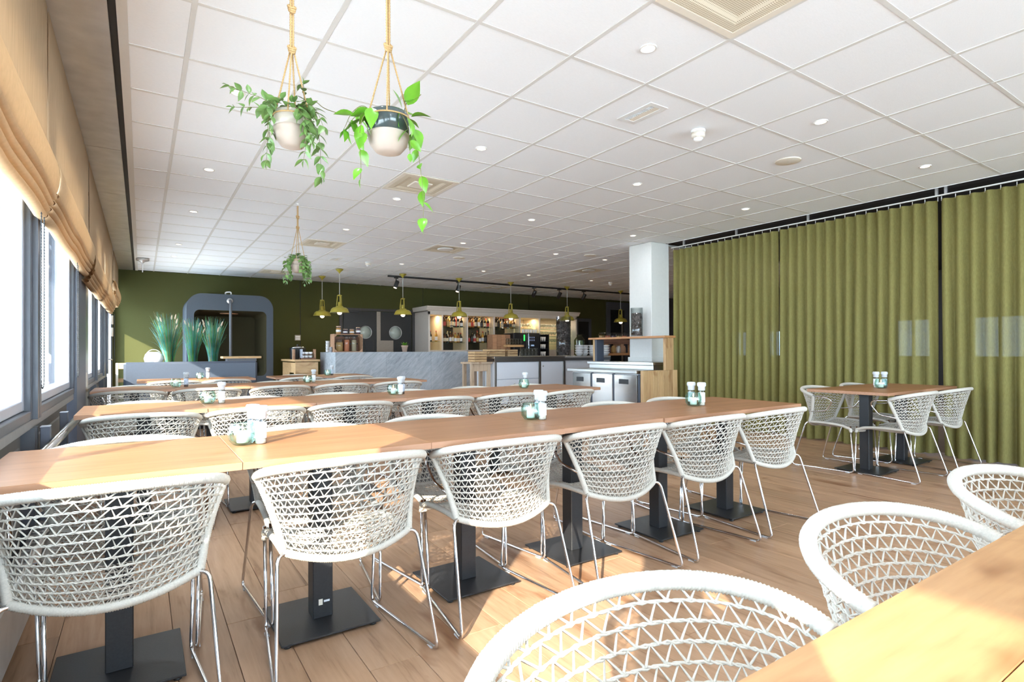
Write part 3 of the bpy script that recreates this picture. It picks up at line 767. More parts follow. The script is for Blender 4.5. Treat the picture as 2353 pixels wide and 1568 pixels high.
b0 = blind(-2.95, .72, 1.74, 'beige roman blind at the window nearest the camera', 11)
b1 = blind(.74, 3.42, 1.74, 'beige roman blind nearest the camera at the top left edge', 1)
b2 = blind(3.45, 5.90, 1.75, 'beige roman blind ending at the dark column, with bead chain', 2); chain(b2, -.16, 1.75, .96)
b2_ = chain(b2, 1.55, 1.75, .95)
b3 = blind(5.98, 8.45, 1.70, 'beige roman blind just beyond the dark column', 3)
b4 = blind(8.47, 10.7, 1.70, 'beige roman blind before the glass door', 4); chain(b4, 2.0, 1.7, .98, .03)
b5 = blind(11.0, 13.3, 1.97, 'short raised roman blind in the corner by the green wall', 5)

# ------------------------------------------------------------------ sheer green curtains on a rail
def curtain(y0, y1, lb, seed, lam=.108):
    rnd = random.Random(seed); L = y1 - y0; nf = int(L / lam); nu = nf * 10
    ph = [rnd.uniform(-.5, .5) for _ in range(nf + 3)]; am = [rnd.uniform(.75, 1.25) for _ in range(nf + 3)]; dr = [rnd.uniform(-.03, .03) for _ in range(nf + 3)]
    def fn(u, v):
        z = 2.655 * (1 - v) + .012 * v; f = u * nf; k = int(f); fr = f - k
        a = am[k] * (1 - fr) + am[k + 1] * fr; p = ph[k] * (1 - fr) + ph[k + 1] * fr; d = dr[k] * (1 - fr) + dr[k + 1] * fr
        A = (.030 + .018 * v) * (.8 + .25 * a * (.3 + .7 * v)); s = sin(2 * pi * f + p * 1.6 * v)
        s = s * (1.15 - .15 * s * s)
        return (A * s + .02 * v * sin(u * 9 + seed) + .004 * sin(f * 19) * v, u * L + d * v * v + .014 * cos(2 * pi * f) * v, z + (.008 * sin(f * 3.1) if v > .98 else 0))
    t = thing('curtain', lb, 'curtain', (6.885, y0, 0))
    MB().surf(fn, nu, 16).build('fabric', M['curtain'], t)
    MB().surf(lambda u, v: Vector(fn(u, v * .045)) + Vector((-.003, 0, 0)), nu, 1).build('header_tape', M['curtain'], t)
    hk = MB()
    for k in range(nf + 1): hk.tube([(0, min(L, k * L / nf), 2.64), (0, min(L, k * L / nf), 2.685)], .004, 6)
    gl = hk.build('gliders', M['white'], t); gl['kind'] = 'stuff'
    return t
curtain(4.085, 5.80, 'sheer green curtain beside the white pillar, leftmost of three', 1)
curtain(2.35, 4.07, 'sheer green curtain in the middle, behind the curtain tables', 2)
curtain(-.9, 2.318, 'sheer green curtain reaching the right edge of the photo', 3, .118)
t = thing('curtain_rail', 'thin white curtain rail under the dark ceiling recess', 'rail', (6.885, 0, 0))
MB().box(-.011, -1.2, 2.692, .011, 5.84, 2.704).build('rail', M['white'], t)
for y in (5.6, 4.7, 3.7, 2.36, 2.28, 1.1): MB().box(-.012, y - .012, 2.706, .012, y + .012, CE + .02).build('bracket', M['galv'], t)

# ------------------------------------------------------------------ hanging plants
def leaf_mesh(name, L, W, mat, fold=.25, curl=.3):
    def fn(u, v):
        x = (v - .5) * 2; wd = W * .5 * (sin(pi * min(1, u ** .8)) ** .9) * (1 if u < .6 else 1 - .25 * (u - .6) / .4)
        return (x * wd, u * L, abs(x) * wd * fold - curl * L * u * u)
    mb = MB().surf(fn, 7, 4)
    return mb.mesh(name, mat)
LV1 = [leaf_mesh('leaf', .050, .026, M['leaf1'], .3, c) for c in (.1, .35)]
LV2 = [leaf_mesh('leaf', .088, .052, M['leaf2'], .25, c) for c in (.1, .4)]
LV3 = [leaf_mesh('leaf', .05, .04, M['leaf1'], .25, .3)]
def hang(lb, loc, rp, ph_, mats, split, zk, zk2, sling_h):
    x, y, zb = loc
    t = thing('hanging_plant', lb, 'plant', (x, y, zb))
    z1 = ph_
    outer = [(rp * .42, 0), (rp * .62, .006), (rp * .90, .035), (rp, .07), (rp * 1.0, z1 * split)]
    MB().lathe(outer, 32).build('pot_base', mats[1], t)
    MB().lathe([(rp * 1.0, z1 * split), (rp * 1.005, z1 * .8), (rp * .96, z1 - .006), (rp * .93, z1), (rp * .89, z1 - .002), (rp * .90, z1 - .02), (0, z1 - .021)], 32).build('pot_glaze', mats[0], t)
    MB().lathe([(rp * .89, z1 - .018), (0, z1 - .016)], 20).build('soil', M['soil'], t)
    MB().tube([(rp * 1.02 * cos(a * .1), rp * 1.02 * sin(a * .1), z1 * .86) for a in range(63)], .0032, 6, closed=True).build('rope_ring', M['jute'], t)
    def rope(pts, r, nm):
        P = [Vector(p) for p in pts]; out = []; rr = []; k = 0
        for a, b in zip(P, P[1:]):
            n = max(2, int((b - a).length / .006))
            for i in range(n): out.append(a.lerp(b, i / n)); rr.append(r * (1.12 if k % 2 else .9)); k += 1
        out.append(P[-1]); rr.append(r); return MB().tube(out, rr, 7).build(nm, M['jute'], t)
    for k in range(4):
        a = pi / 4 + k * pi / 2 + .35
        rope([(rp * 1.0 * cos(a), rp * 1.0 * sin(a), z1 * .86), (rp * .93 * cos(a), rp * .93 * sin(a), z1), (.006 * cos(a), .006 * sin(a), zk)], .0034, 'sling_rope')
    top = CE - zb
    for dx in (-.0048, .0048): rope([(dx, 0, zk), (dx, 0, top - .03)], .0046, 'hanging_rope')
    for z in (zk, zk2):
        if z > top - .05: continue
        kn = MB(); 
        for i in range(3):
            a0 = i * 1.1
            kn.tube([((.010 + .002 * i) * cos(b * .35 + a0), (.010 + .002 * i) * sin(b * .35 + a0), z + .012 * sin(b * .35 * 1 + a0) + (i - 1) * .008) for b in range(18)], .0058, 7, closed=True)
        kn.build('knot', M['jute'], t)
    MB().lathe([(.004, 0), (.012, .006), (.012, .02), (0, .021)], 10, c=(0, 0, top - .021)).build('ceiling_hook', M['white'], t)
    return t
def add_leaf(t, mesh, p, d, roll, sc):
    d = Vector(d).normalized(); o = put('leaf', mesh, t, p)
    q = d.to_track_quat('Y', 'Z'); o.rotation_mode = 'QUATERNION'; o.rotation_quaternion = q @ Matrix.Rotation(roll, 3, 'Y').to_quaternion(); o.scale = (sc, sc, sc)
def vine(t, pts, meshes, step, sc, rnd, pair=True, r=.0016):
    P = smooth_path(pts, .05, 5)
    MB().tube(P, [r * (1 - .5 * i / len(P)) for i in range(len(P))], 5).build('vine', M['stem'], t)
    acc = 0; nxt = step * .3
    for i in range(1, len(P)):
        seg = (P[i] - P[i - 1]); l = seg.length; 
        if l < 1e-6: continue
        dr = seg.normalized()
        while nxt < acc + l:
            p = P[i - 1] + dr * (nxt - acc); sd = dr.orthogonal().normalized(); sd.rotate(Matrix.Rotation(rnd.uniform(0, 6.28), 3, dr))
            add_leaf(t, rnd.choice(meshes), p, dr * .5 + sd + Vector((0, 0, -.35)), rnd.uniform(-.6, .6), sc * rnd.uniform(.7, 1.15))
            if pair: add_leaf(t, rnd.choice(meshes), p, dr * .5 - sd + Vector((0, 0, -.35)), rnd.uniform(-.6, .6), sc * rnd.uniform(.7, 1.15))
            nxt += step * rnd.uniform(.75, 1.25)
        acc += l
    add_leaf(t, meshes[0], P[-1], P[-1] - P[-2], 0, sc * .6)
CRt = Vector((CR.x, CR.y, 0)).normalized(); CFw = Vector((CF.x, CF.y, 0)).normalized()
def rel(a, b, z): return tuple(CRt * a + CFw * b + Vector((0, 0, z)))
rnd = random.Random(21)
h1 = hang('hanging pot of trailing striped leaves with grey-beige glaze, left of two', (.54, 2.51, 1.985), .074, .150, (M['potgrey'], M['potclay']), .55, .425, .60, .3)
for pts in ([(-.05, 0, .15), (-.10, -.02, .20), (-.18, -.03, .225), (-.265, -.02, .262)], [(-.05, -.03, .15), (-.11, -.05, .155), (-.20, -.06, .15), (-.225, -.06, .152)],
            [(.04, 0, .15), (.05, .01, .22), (.045, .01, .285)], [(-.045, -.05, .15), (-.075, -.07, .10), (-.07, -.075, .03), (-.078, -.075, -.09)],
            [(-.06, -.03, .15), (-.085, -.04, .08), (-.07, -.05, -.02)], [(.05, -.05, .15), (.09, -.06, .09), (.085, -.07, -.02), (.075, -.07, -.08)],
            [(.05, .0, .15), (.10, .0, .10), (.12, .0, .03), (.125, .0, -.13)], [(.05, -.04, .16), (.095, -.05, .17), (.13, -.05, .13), (.155, -.05, .06)],
            [(.03, -.05, .15), (.06, -.085, .14), (.085, -.08, .06)], [(.02, -.05, .16), (.07, -.07, .13), (.10, -.07, .05), (.11, -.06, .0)],
            [(0, .05, .15), (-.05, .07, .19), (-.10, .06, .17)], [(0, -.05, .15), (-.03, -.07, .20), (-.07, -.08, .14)], [(.03, .03, .15), (.06, .05, .19), (.08, .04, .16)]):
    vine(h1, [rel(*p) for p in pts], LV1, .030, 1.0, rnd)
for i in range(26):
    a = rnd.uniform(0, 6.28); r = rnd.uniform(.03, .075); add_leaf(h1, rnd.choice(LV1), (r * cos(a), r * sin(a), .15 + rnd.uniform(0, .03)), (cos(a), sin(a), rnd.uniform(-.2, .7)), rnd.uniform(-.5, .5), rnd.uniform(.8, 1.2))
MB().tube(smooth_path([rel(.07, 0, .17), rel(.10, 0, .205), rel(.135, 0, .17), rel(.20, -.01, .145)], .04), .0017, 5).build('vine', M['stem'], h1)
h2 = hang('hanging pot with dark glazed top and large glossy leaves, right of two', (.85, 2.19, 1.925), .085, .165, (M['potdark'], M['potclay']), .47, .44, 2.0, .3)
for pts in ([(-.06, 0, .16), (-.10, -.02, .20), (-.15, -.02, .16), (-.17, -.03, .10)], [(-.05, -.05, .16), (-.09, -.08, .12), (-.10, -.08, .02), (-.09, -.08, -.08), (-.095, -.08, -.13)],
            [(-.06, -.03, .16), (-.12, -.04, .15), (-.17, -.04, .08)], [(.06, 0, .16), (.10, 0, .12), (.115, 0, .05), (.13, 0, -.04), (.145, 0, -.19), (.142, 0, -.30)],
            [(.05, -.05, .16), (.09, -.06, .10), (.10, -.06, .02), (.10, -.06, -.02)], [(.05, .03, .16), (.075, .03, .24)]):
    vine(h2, [rel(*p) for p in pts], LV2, .062, .72, rnd, False, .002)
for (a, b, z, d, s) in ((-.07, -.03, .165, (-.8, -.3, -.3), .95), (-.05, -.07, .16, (.1, -.6, -.9), 1.05), (-.1, -.03, .13, (-.7, -.2, -.5), 1.1), (-.1, -.05, .10, (-.1, -.3, -1), 1.15), (.08, 0, .20, (.3, -.2, .6), 1.2), (.06, -.02, .18, (-.3, -.2, .8), .9),
                         (.09, .02, .16, (.8, 0, .3), .9), (.085, -.05, .13, (.5, -.3, -.7), 1.0), (-.15, -.02, .12, (-.3, -.2, -1), 1.0), (-.13, -.03, .15, (-.9, 0, .1), 1.0), (.11, -.03, .09, (.5, -.3, -.7), .95), (-.08, -.07, .06, (-.2, -.4, -.9), .95),
                         (0, -.02, .17, (-.5, .4, .5), .8), (.02, .05, .17, (.6, .5, .5), .9), (-.04, .05, .17, (-.6, .5, .4), .9)):
    add_leaf(h2, rnd.choice(LV2), rel(a, b, z), rel(*d), rnd.uniform(-.5, .5), s)
MB().tube([rel(.09, 0, .215), rel(.125, 0, .235), rel(.135, 0, .245)], .0016, 5).build('vine', M['stem'], h2)
h3 = hang('small hanging ivy pot, the distant third near the back wall', (1.45, 6.47, 1.985), .083, .15, (M['potclay'], M['potclay']), .6, .50, .62, .3)
for i in range(11):
    a = rnd.uniform(0, 6.28); c_, s_ = cos(a), sin(a); l = rnd.uniform(.06, .22)
    vine(h3, [(c_ * .05, s_ * .05, .14), (c_ * .11, s_ * .11, .16), (c_ * .14, s_ * .14, .12 - l * .5), (c_ * .13, s_ * .13, .10 - l)], LV3, .035, 1.0, rnd)
for i in range(30):
    a = rnd.uniform(0, 6.28); r = rnd.uniform(.02, .09); add_leaf(h3, LV3[0], (r * cos(a), r * sin(a), .15 + rnd.uniform(0, .05)), (cos(a), sin(a), rnd.uniform(-.3, .6)), 0, rnd.uniform(.8, 1.2))

# ------------------------------------------------------------------ ceiling fixtures
def downlight(x, y, lb):
    t = thing('ceiling_downlight', lb, 'downlight', (x, y, CE), 0, 'ceiling downlights')
    MB().lathe([(.036, .004), (.037, -.002), (.046, -.004), (.048, 0), (.048, .004)], 24).build('trim_ring', M['white'], t)
    MB().lathe([(.0365, -.001), (0, -.0015)], 24).build('lens', M['led'], t)
    l = bpy.data.lights.new('downlight_lamp', 'AREA'); l.shape = 'DISK'; l.size = .07; l.energy = LAMP_W; l.color = (.86, .93, 1.0)
    o = bpy.data.objects.new('downlight_lamp', l); COL.objects.link(o); o.parent = t; o.location = (0, 0, -.008)
    return t
RY = [2.113, 3.913, 5.713, 7.513, 9.93, 11.2]
vis_dl = [(2.312, 0), (4.112, 0), (5.912, 0), (.512, 1), (2.312, 1), (4.112, 1), (5.912, 1), (.512, 2), (2.312, 2), (4.112, 2), (5.912, 2), (.512, 3), (2.312, 3), (4.112, 3), (5.912, 3), (7.05, 3), (.48, 4), (4.112, 4), (5.912, 4), (7.06, 4), (8.88, 4), (.47, 5), (.512, 0)]
rowc = {}
for x, r in sorted(vis_dl, key=lambda q: (q[1], q[0])):
    k = rowc.get(r, 0); rowc[r] = k + 1
    downlight(x, RY[r], 'small round recessed downlight, %s from the windows in the %s ceiling row' % (ORD[k], ORD[r]))
for i, (x, y) in enumerate([(a, b) for b in (.313, -1.487) for a in (.512, 2.312, 4.112, 5.912)]): downlight(x, y, 'small round recessed downlight above the camera, out of view, %s' % ORD[i])
for i, (x, y) in enumerate(((8.9, 3.9), (10.6, 3.9), (12.2, 3.9), (8.9, 2.1), (10.6, 2.1), (12.2, 2.1), (8.9, 6.9), (10.7, 7.5), (12.5, 7.5))): downlight(x, y, 'small round downlight in the room beyond the green curtain, %s one' % ORD[i])
def smoke(x, y, lb):
    t = thing('smoke_detector', lb, 'smoke detector', (x, y, CE), 0, 'smoke detectors')
    MB().lathe([(.052, .003), (.053, -.004), (.053, -.016), (.049, -.018)], 28).build('mount', M['white'], t)
    MB().lathe([(.049, -.019), (.049, -.045), (.046, -.052), (.032, -.056)], 28).build('body', M['cream'], t)
    g = MB().lathe([(.033, -.058), (.033, -.068), (.026, -.079), (.012, -.084), (0, -.085)], 20)
    for k in range(10): g.box(-.0015, .026, -.068, .0015, .036, -.057, M4=Matrix.Rotation(k * pi / 5, 4, 'Z'))
    g.build('sensor_cage', M['white'], t)
smoke(3.49, 2.70, 'white smoke detector nearest the camera, right of the grille light'); smoke(3.5, 10.05, 'white smoke detector above the bar area, left of the pendant lamps'); smoke(9.49, 9.92, 'white smoke detector just left of the white pillar, far back')
def disc(x, y, lb):
    t = thing('ceiling_speaker', lb, 'speaker', (x, y, CE), 0, 'ceiling speakers')
    MB().lathe([(.105, .004), (.105, -.004), (.100, -.006), (0, -.006)], 36).build('cover', M['cream'], t); MB().box(-.004, -.002, -.0075, .004, .002, -.006).build('badge', M['galv'], t)
disc(4.72, 2.71, 'round flat cream ceiling speaker near the curtain'); disc(4.70, 8.74, 'round flat ceiling speaker above the counters'); disc(6.5, 7.3, 'round flat ceiling speaker left of the white pillar')
def grille(x, y, lb):
    t = thing('emergency_light', lb, 'light', (x, y, CE), 0, 'emergency lights')
    MB().box(-.085, -.16, -.004, -.045, .16, .002).box(.045, -.16, -.004, .085, .16, .002).box(-.045, -.16, -.004, .045, -.125, .002).box(-.045, .125, -.004, .045, .16, .002).build('frame', M['white'], t)
    MB().box(-.045, -.125, .002, .0, .125, .0035).build('reflector', M['chrome'], t); MB().box(.0, -.125, -.001, .045, .125, .004).build('cover_plate', M['cream'], t)
    g = MB()
    for k in range(16): g.box(-.043, -.122 + k * .0158, -.002, -.002, -.119 + k * .0158, .002)
    g.build('louvre', M['white'], t)
grille(2.91, 2.72, 'rectangular recessed emergency light near the front smoke detector'); grille(2.9, 10.03, 'small rectangular emergency light far back beside the smoke detector')
def perf(nm):
    m, nt, b = _new(nm); v = coords(nt, (1, 1, 1), False)
    vo = N(nt, 'ShaderNodeTexVoronoi'); vo.inputs['Scale'].default_value = 95; vo.inputs['Randomness'].default_value = 0; nt.links.new(v, vo.inputs['Vector'])
    nt.links.new(ramp(nt, vo.outputs['Distance'], [(.26, (.30, .24, .15)), (.36, (.74, .67, .53))]), b.inputs['Base Color']); b.inputs['Roughness'].default_value = .6; return m
M['perf'] = perf('perforated_cream')
def vent(x, y, lb, kind):
    t = thing('ceiling_vent', lb, 'vent', (x, y, CE), 0, 'ceiling vents')
    fr = MB(); fr.box(-.29, -.29, -.004, -.25, .29, .004).box(.25, -.29, -.004, .29, .29, .004).box(-.25, -.29, -.004, .25, -.25, .004).box(-.25, .25, -.004, .25, .29, .004)
    fr.build('frame', M['cream'], t)
    sq = [(.25, -.002), (.20, -.002), (.155, .012), (.12, .012)]
    mb = MB()
    def ring(a, za, b, zb):
        vs_ = []
        for (h, z) in ((a, za), (b, zb)): vs_ += [(-h, -h, z), (h, -h, z), (h, h, z), (-h, h, z)]
        mb.add(vs_, [(i, (i + 1) % 4, 4 + (i + 1) % 4, 4 + i) for i in range(4)])
    for (a, za), (b, zb) in zip(sq, sq[1:]): ring(a, za, b, zb)
    mb.add([(-.12, -.12, .012), (.12, -.12, .012), (.12, .12, .012), (-.12, .12, .012)], [(0, 1, 2, 3)])
    mb.build('perforated_panel', M['perf'], t)
    if kind == 'round': MB().lathe([(.13, .006), (.13, -.004), (.10, -.008), (0, -.008)], 28).build('diffuser', M['white'], t)
    elif kind == 'square': MB().box(-.10, -.10, -.006, .10, .10, .01, c=.01).build('diffuser', M['cream'], t)
vent(2.312, 1.513, 'cream perforated ceiling vent cut by the top edge of the photo', 'plain'); vent(2.312, 5.113, 'cream square ceiling vent behind the hanging plant with dark pot', 'square')
vent(2.312, 8.713, 'cream square ceiling vent right of the distant hanging ivy', 'square'); vent(4.112, 8.113, 'square ceiling vent with round white diffuser, above the bar', 'round')
vent(7.712, 8.713, 'square ceiling vent with round diffuser, left of the white pillar', 'round'); vent(2.312, 12.313, 'beige square ceiling vent close to the back wall', 'square'); vent(7.712, 12.313, 'square ceiling vent with round diffuser behind the track lights', 'round')
t = thing('motion_sensor', 'half-round metal ceiling sensor with hanging rod above the corner', 'sensor', (.02, 11.77, CE))
MB().lathe([(.10, 0), (.10, -.035), (.03, -.06), (.02, -.08), (0, -.08)], 24).build('body', M['galv'], t); MB().tube([(0, 0, -.08), (0, 0, -.24)], .008, 8).build('rod', M['white'], t)
# pendants
def pendant(x, y, lb):
    t = thing('pendant_lamp', lb, 'lamp', (x, y, 0), random.uniform(0, .6), 'mustard pendant lamps')
    MB().lathe([(.075, CE), (.078, CE - .006), (.06, CE - .03), (.03, CE - .055), (.012, CE - .075), (.008, CE - .09), (0, CE - .09)], 24).build('canopy', M['mustard'], t)
    MB().tube([(0, 0, CE - .09), (0, 0, 2.245)], .006, 8).build('cord', M['cable'], t)
    MB().lathe([(0, 2.252), (.012, 2.25), (.044, 2.238), (.044, 2.222), (.03, 2.218), (.0, 2.218)], 20).build('cap', M['mustard'], t)
    for k in range(3):
        a = k * 2 * pi / 3
        MB().tube([(.040 * cos(a), .040 * sin(a), 2.23), (.058 * cos(a), .058 * sin(a), 2.01)], .010, 8).build('strut', M['mustard'], t)
    MB().lathe([(.030, 2.10), (.032, 2.03), (.03, 2.02), (0, 2.02)], 16).build('socket', M['mustard'], t)
    MB().lathe([(.052, 2.02), (.068, 2.018), (.072, 2.0), (.13, 1.985), (.163, 1.955), (.172, 1.925), (.188, 1.892), (.190, 1.888)], 40).build('shade', M['mustard'], t)
    MB().lathe([(.188, 1.888), (.186, 1.892), (.168, 1.925), (.158, 1.953), (.126, 1.98), (.06, 1.995), (0, 1.996)], 40).build('shade_lining', M['lampin'], t)
    MB().lathe([(.012, 1.995), (.02, 1.96), (.042, 1.91), (.044, 1.885), (.036, 1.86), (.018, 1.848), (0, 1.846)], 20).build('bulb', M['bulb'], t)
    l = bpy.data.lights.new('pendant_glow', 'POINT'); l.energy = 3.5; l.color = (1, .78, .5); l.shadow_soft_size = .05
    o = bpy.data.objects.new('pendant_glow', l); COL.objects.link(o); o.parent = t; o.location = (0, 0, 1.80)
pendant(3.30, 12.45, 'mustard pendant lamp nearest the back wall, lowest on the left')
for k, x in enumerate((3.31, 4.66, 6.02, 7.43, 9.18, 11.09)): pendant(x, 11.2, 'mustard pendant lamp with lit bulb, %s from the left in the bar row' % ORD[k])
t = thing('light_track', 'long black lighting track on the ceiling above the bar', 'track', (4.46, 11.55, CE))
MB().box(0, -.018, -.036, 7.6, .018, 0).build('track', M['black'], t)
for k, (x, on) in enumerate(((4.65, 1), (6.18, 1), (8.38, 0), (9.2, 0), (10.05, 0))):
    t = thing('track_spotlight', 'black track spotlight, %s from the left, %s' % (ORD[k], 'lit' if on else 'pointing away'), 'spotlight', (x, 11.55, CE - .036), .5 if on else -1.2, 'track spotlights')
    MB().box(-.06, -.015, -.025, .06, .015, 0, c=.003).build('adapter', M['black'], t); MB().tube([(0, 0, -.02), (0, 0, -.10)], .012, 8).build('arm', M['black'], t)
    R4 = Matrix.Translation((0, 0, -.16)) @ Matrix.Rotation(radians(28), 4, 'Y')
    MB().lathe([(0, .09), (.045, .088), (.047, .08), (.047, -.085), (.042, -.087), (.040, -.07), (0, -.069)], 20, M4=R4).build('can', M['black'], t)
    if on: MB().lathe([(.038, -.075), (0, -.078)], 16, M4=R4).build('lens', M['led'], t)

# ------------------------------------------------------------------ back left: booth, banquette, grasses
t = thing('seating_booth', 'grey rounded seating booth standing against the green wall', 'booth', (0, 0, 0))
def ring_prism(mb, o_, i_, y0, y1, mi_in=0):
    n = len(o_); vs_ = [(p[0], y0, p[1]) for p in o_] + [(p[0], y0, p[1]) for p in i_] + [(p[0], y1, p[1]) for p in o_] + [(p[0], y1, p[1]) for p in i_]
    fs = []
    for i in range(n):
        j = (i + 1) % n; fs += [(i, j, n + j, n + i), (2 * n + i, 3 * n + i, 3 * n + j, 2 * n + j), (i, 2 * n + i, 2 * n + j, j)]
    mb.add(vs_, fs, 0); return mb
O_ = rrect(.72, .03, 2.27, 2.25, .27, 8); I_ = rrect(.845, .62, 2.14, 1.93, .10, 8)
ring_prism(MB(), O_, I_, 12.3, 13.48).build('shell', M['booth'], t)
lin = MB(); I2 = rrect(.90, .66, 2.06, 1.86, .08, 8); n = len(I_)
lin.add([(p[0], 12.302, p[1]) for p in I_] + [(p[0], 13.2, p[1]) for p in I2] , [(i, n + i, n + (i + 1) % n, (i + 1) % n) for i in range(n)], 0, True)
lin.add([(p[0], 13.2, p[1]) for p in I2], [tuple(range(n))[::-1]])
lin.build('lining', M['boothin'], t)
MB().box(.98, 12.75, .62, 1.98, 13.18, .84, c=.03).build('bench_seat', M['boothin'], t)
MB().lathe([(0, 1.885), (.17, 1.885), (.17, 1.90), (0, 1.90)], 28, c=(1.5, 12.72, 0)).build('ceiling_lamp', M['oakedge'], t)
MB().lathe([(0, 0), (.04, .0), (.045, .01), (0, .012)], 16, M4=Matrix.Translation((2.06, 12.6, 1.0)) @ Matrix.Rotation(radians(-90), 4, 'Y')).build('socket', M['chrome'], t)
MB().tube(smooth_path([(1.40, 12.42, 2.25), (1.40, 12.42, 2.30), (1.50, 12.42, 2.31), (1.50, 12.42, 2.25)], .04), .014, 8).build('white_conduit', M['white'], t)
MB().lathe([(0, 0), (.055, 0), (.055, .012), (.03, .014), (.028, .03), (0, .03)], 20, M4=Matrix.Translation((1.465, 12.3, 2.12)) @ Matrix.Rotation(radians(90), 4, 'X')).build('flange', M['galv'], t)
MB().tube(smooth_path([(1.465, 12.29, 2.12), (1.465, 12.19, 2.12), (1.465, 12.19, .03)], .06), .026, 12).build('pipe', M['frame'], t)
t = thing('booth_table', 'pale plank table standing in front of the grey booth', 'table', (1.50, 11.75, 0))
MB().box(-.24, -.2, .985, .42, .2, 1.025, c=.003).build('table_top', M['pinex'], t); MB().box(-.16, -.16, .93, .34, .16, .985).build('apron', M['frame'], t); MB().box(.05, -.05, .02, .13, .05, .93).box(-.1, -.2, 0, .28, .2, .02).build('base', M['black'], t)
t = thing('banquette', 'long slate-blue leather banquette bench behind the short table row', 'banquette', (.66, 9.62, 0))
MB().box(-.87, 0, .08, .88, .16, .965, c=.03).build('backrest', M['navy'], t); MB().box(-.87, -.50, .30, .88, 0, .46, c=.03).build('seat_cushion', M['navy'], t); MB().box(-.85, -.45, .0, .86, .1, .30).build('plinth', M['dark'], t)
t = thing('timber_planter', 'pale timber planter box behind the banquette holding the grasses', 'planter', (.62, 10.12, 0))
for i in range(4): MB().box(-.62, -.22, .02 + .23 * i, .62, -.19, .24 + .23 * i, c=.003).box(-.62, .19, .02 + .23 * i, .62, .22, .24 + .23 * i, c=.003).box(-.62, -.19, .02 + .23 * i, -.59, .19, .24 + .23 * i, c=.003).box(.59, -.19, .02 + .23 * i, .62, .19, .24 + .23 * i, c=.003).build('board', M['pinex'], t)
MB().box(-.59, -.19, .86, .59, .19, .875).build('soil', M['soil'], t)
def grass(x, y, lb, seed, H, spread, lean):
    rg = random.Random(seed); t = thing('grass_plant', lb, 'plant', (x, y, .875), 0, 'ornamental grasses')
    MB().lathe([(.07, 0), (.09, .06), (.085, .07), (0, .068)], 18).build('pot', M['dark'], t)
    mb = MB()
    for i in range(420):
        a = rg.uniform(0, 6.28); r0 = rg.uniform(0, .06); h = H * rg.uniform(.55, 1.0); sp = spread * rg.random() ** .7 * rg.uniform(.6, 1.25)
        bx, by = r0 * cos(a), r0 * sin(a); dx, dy = cos(a) * sp + lean * rg.random(), sin(a) * sp
        mi = 0 if rg.random() < .45 else (1 if rg.random() < .78 else 2); w_ = rg.uniform(.0032, .0062); vs_ = []; k = 5; wd = Vector((-sin(a + .8), cos(a + .8), 0)) * w_
        droop = rg.choice([0, 0, .05, .12])
        for s in range(k + 1):
            u = s / k; p = Vector((bx + dx * u ** 1.5, by + dy * u ** 1.5, .06 + h * u - droop * u ** 4)); q = wd * (1 - u * .85); vs_ += [p - q, p + q]
        mb.add(vs_, [(2 * s, 2 * s + 1, 2 * s + 3, 2 * s + 2) for s in range(k)], mi, False)
    o = mb.build('grass_blades', [M['grassA'], M['grassB'], M['grassC']], t); o['kind'] = 'stuff'
    for i in range(6):
        a = rg.uniform(0, 6.28); h = H * rg.uniform(.72, .95); sp = spread * rg.uniform(.4, 1.15); p1 = Vector((cos(a) * sp, sin(a) * sp, h)); d = Vector((cos(a) * .4, sin(a) * .4, 1)).normalized()
        MB().tube([(0, 0, .06), p1 * .6 + Vector((0, 0, .05)), p1], .0018, 5).tube([p1, p1 + d * .02, p1 + d * .06, p1 + d * .085], [.004, .011, .010, .002], 8, 1).build('seed_head', [M['grassC'], M['seed']], t)
grass(.36, 10.1, 'blue-green ornamental grass clump, leftmost behind the banquette', 1, .80, .20, -.03)
grass(.68, 10.12, 'blue-green ornamental grass clump, middle of three behind the banquette', 2, .74, .14, 0)
grass(.96, 10.1, 'green ornamental grass clump, rightmost behind the banquette', 3, .76, .15, .03)
t = thing('round_lantern', 'round white basket lantern behind the banquette beside the leftmost grass', 'lantern', (.16, 10.1, .90))
MB().lathe([(.05, 0), (.11, .04), (.13, .11), (.11, .18), (.06, .215), (.05, .21)], 20).build('shade', M['whitelabel'], t); MB().tube([(.10 * cos(a), 0, .15 + .10 * sin(a)) for a in [i * pi / 10 for i in range(11)]], .006, 6).build('handle', M['cream'], t)
t = thing('wooden_chair', 'pale wooden chair beyond the left end of the banquette', 'chair', (-.16, 10.0, 0))
for x in (-.14, .14): MB().box(x - .015, -.16, 0, x + .015, -.13, .44).box(x - .015, .13, 0, x + .015, .16, .95).build('leg', M['cream'], t)
MB().box(-.17, -.18, .44, .17, .17, .47, c=.005).build('seat', M['cream'], t); MB().box(-.14, .135, .86, .34, .155, .95, c=.004).build('back_rail', M['pinex'], t); MB().box(-.14, .135, .66, .14, .155, .72, c=.004).build('back_rail', M['pinex'], t)

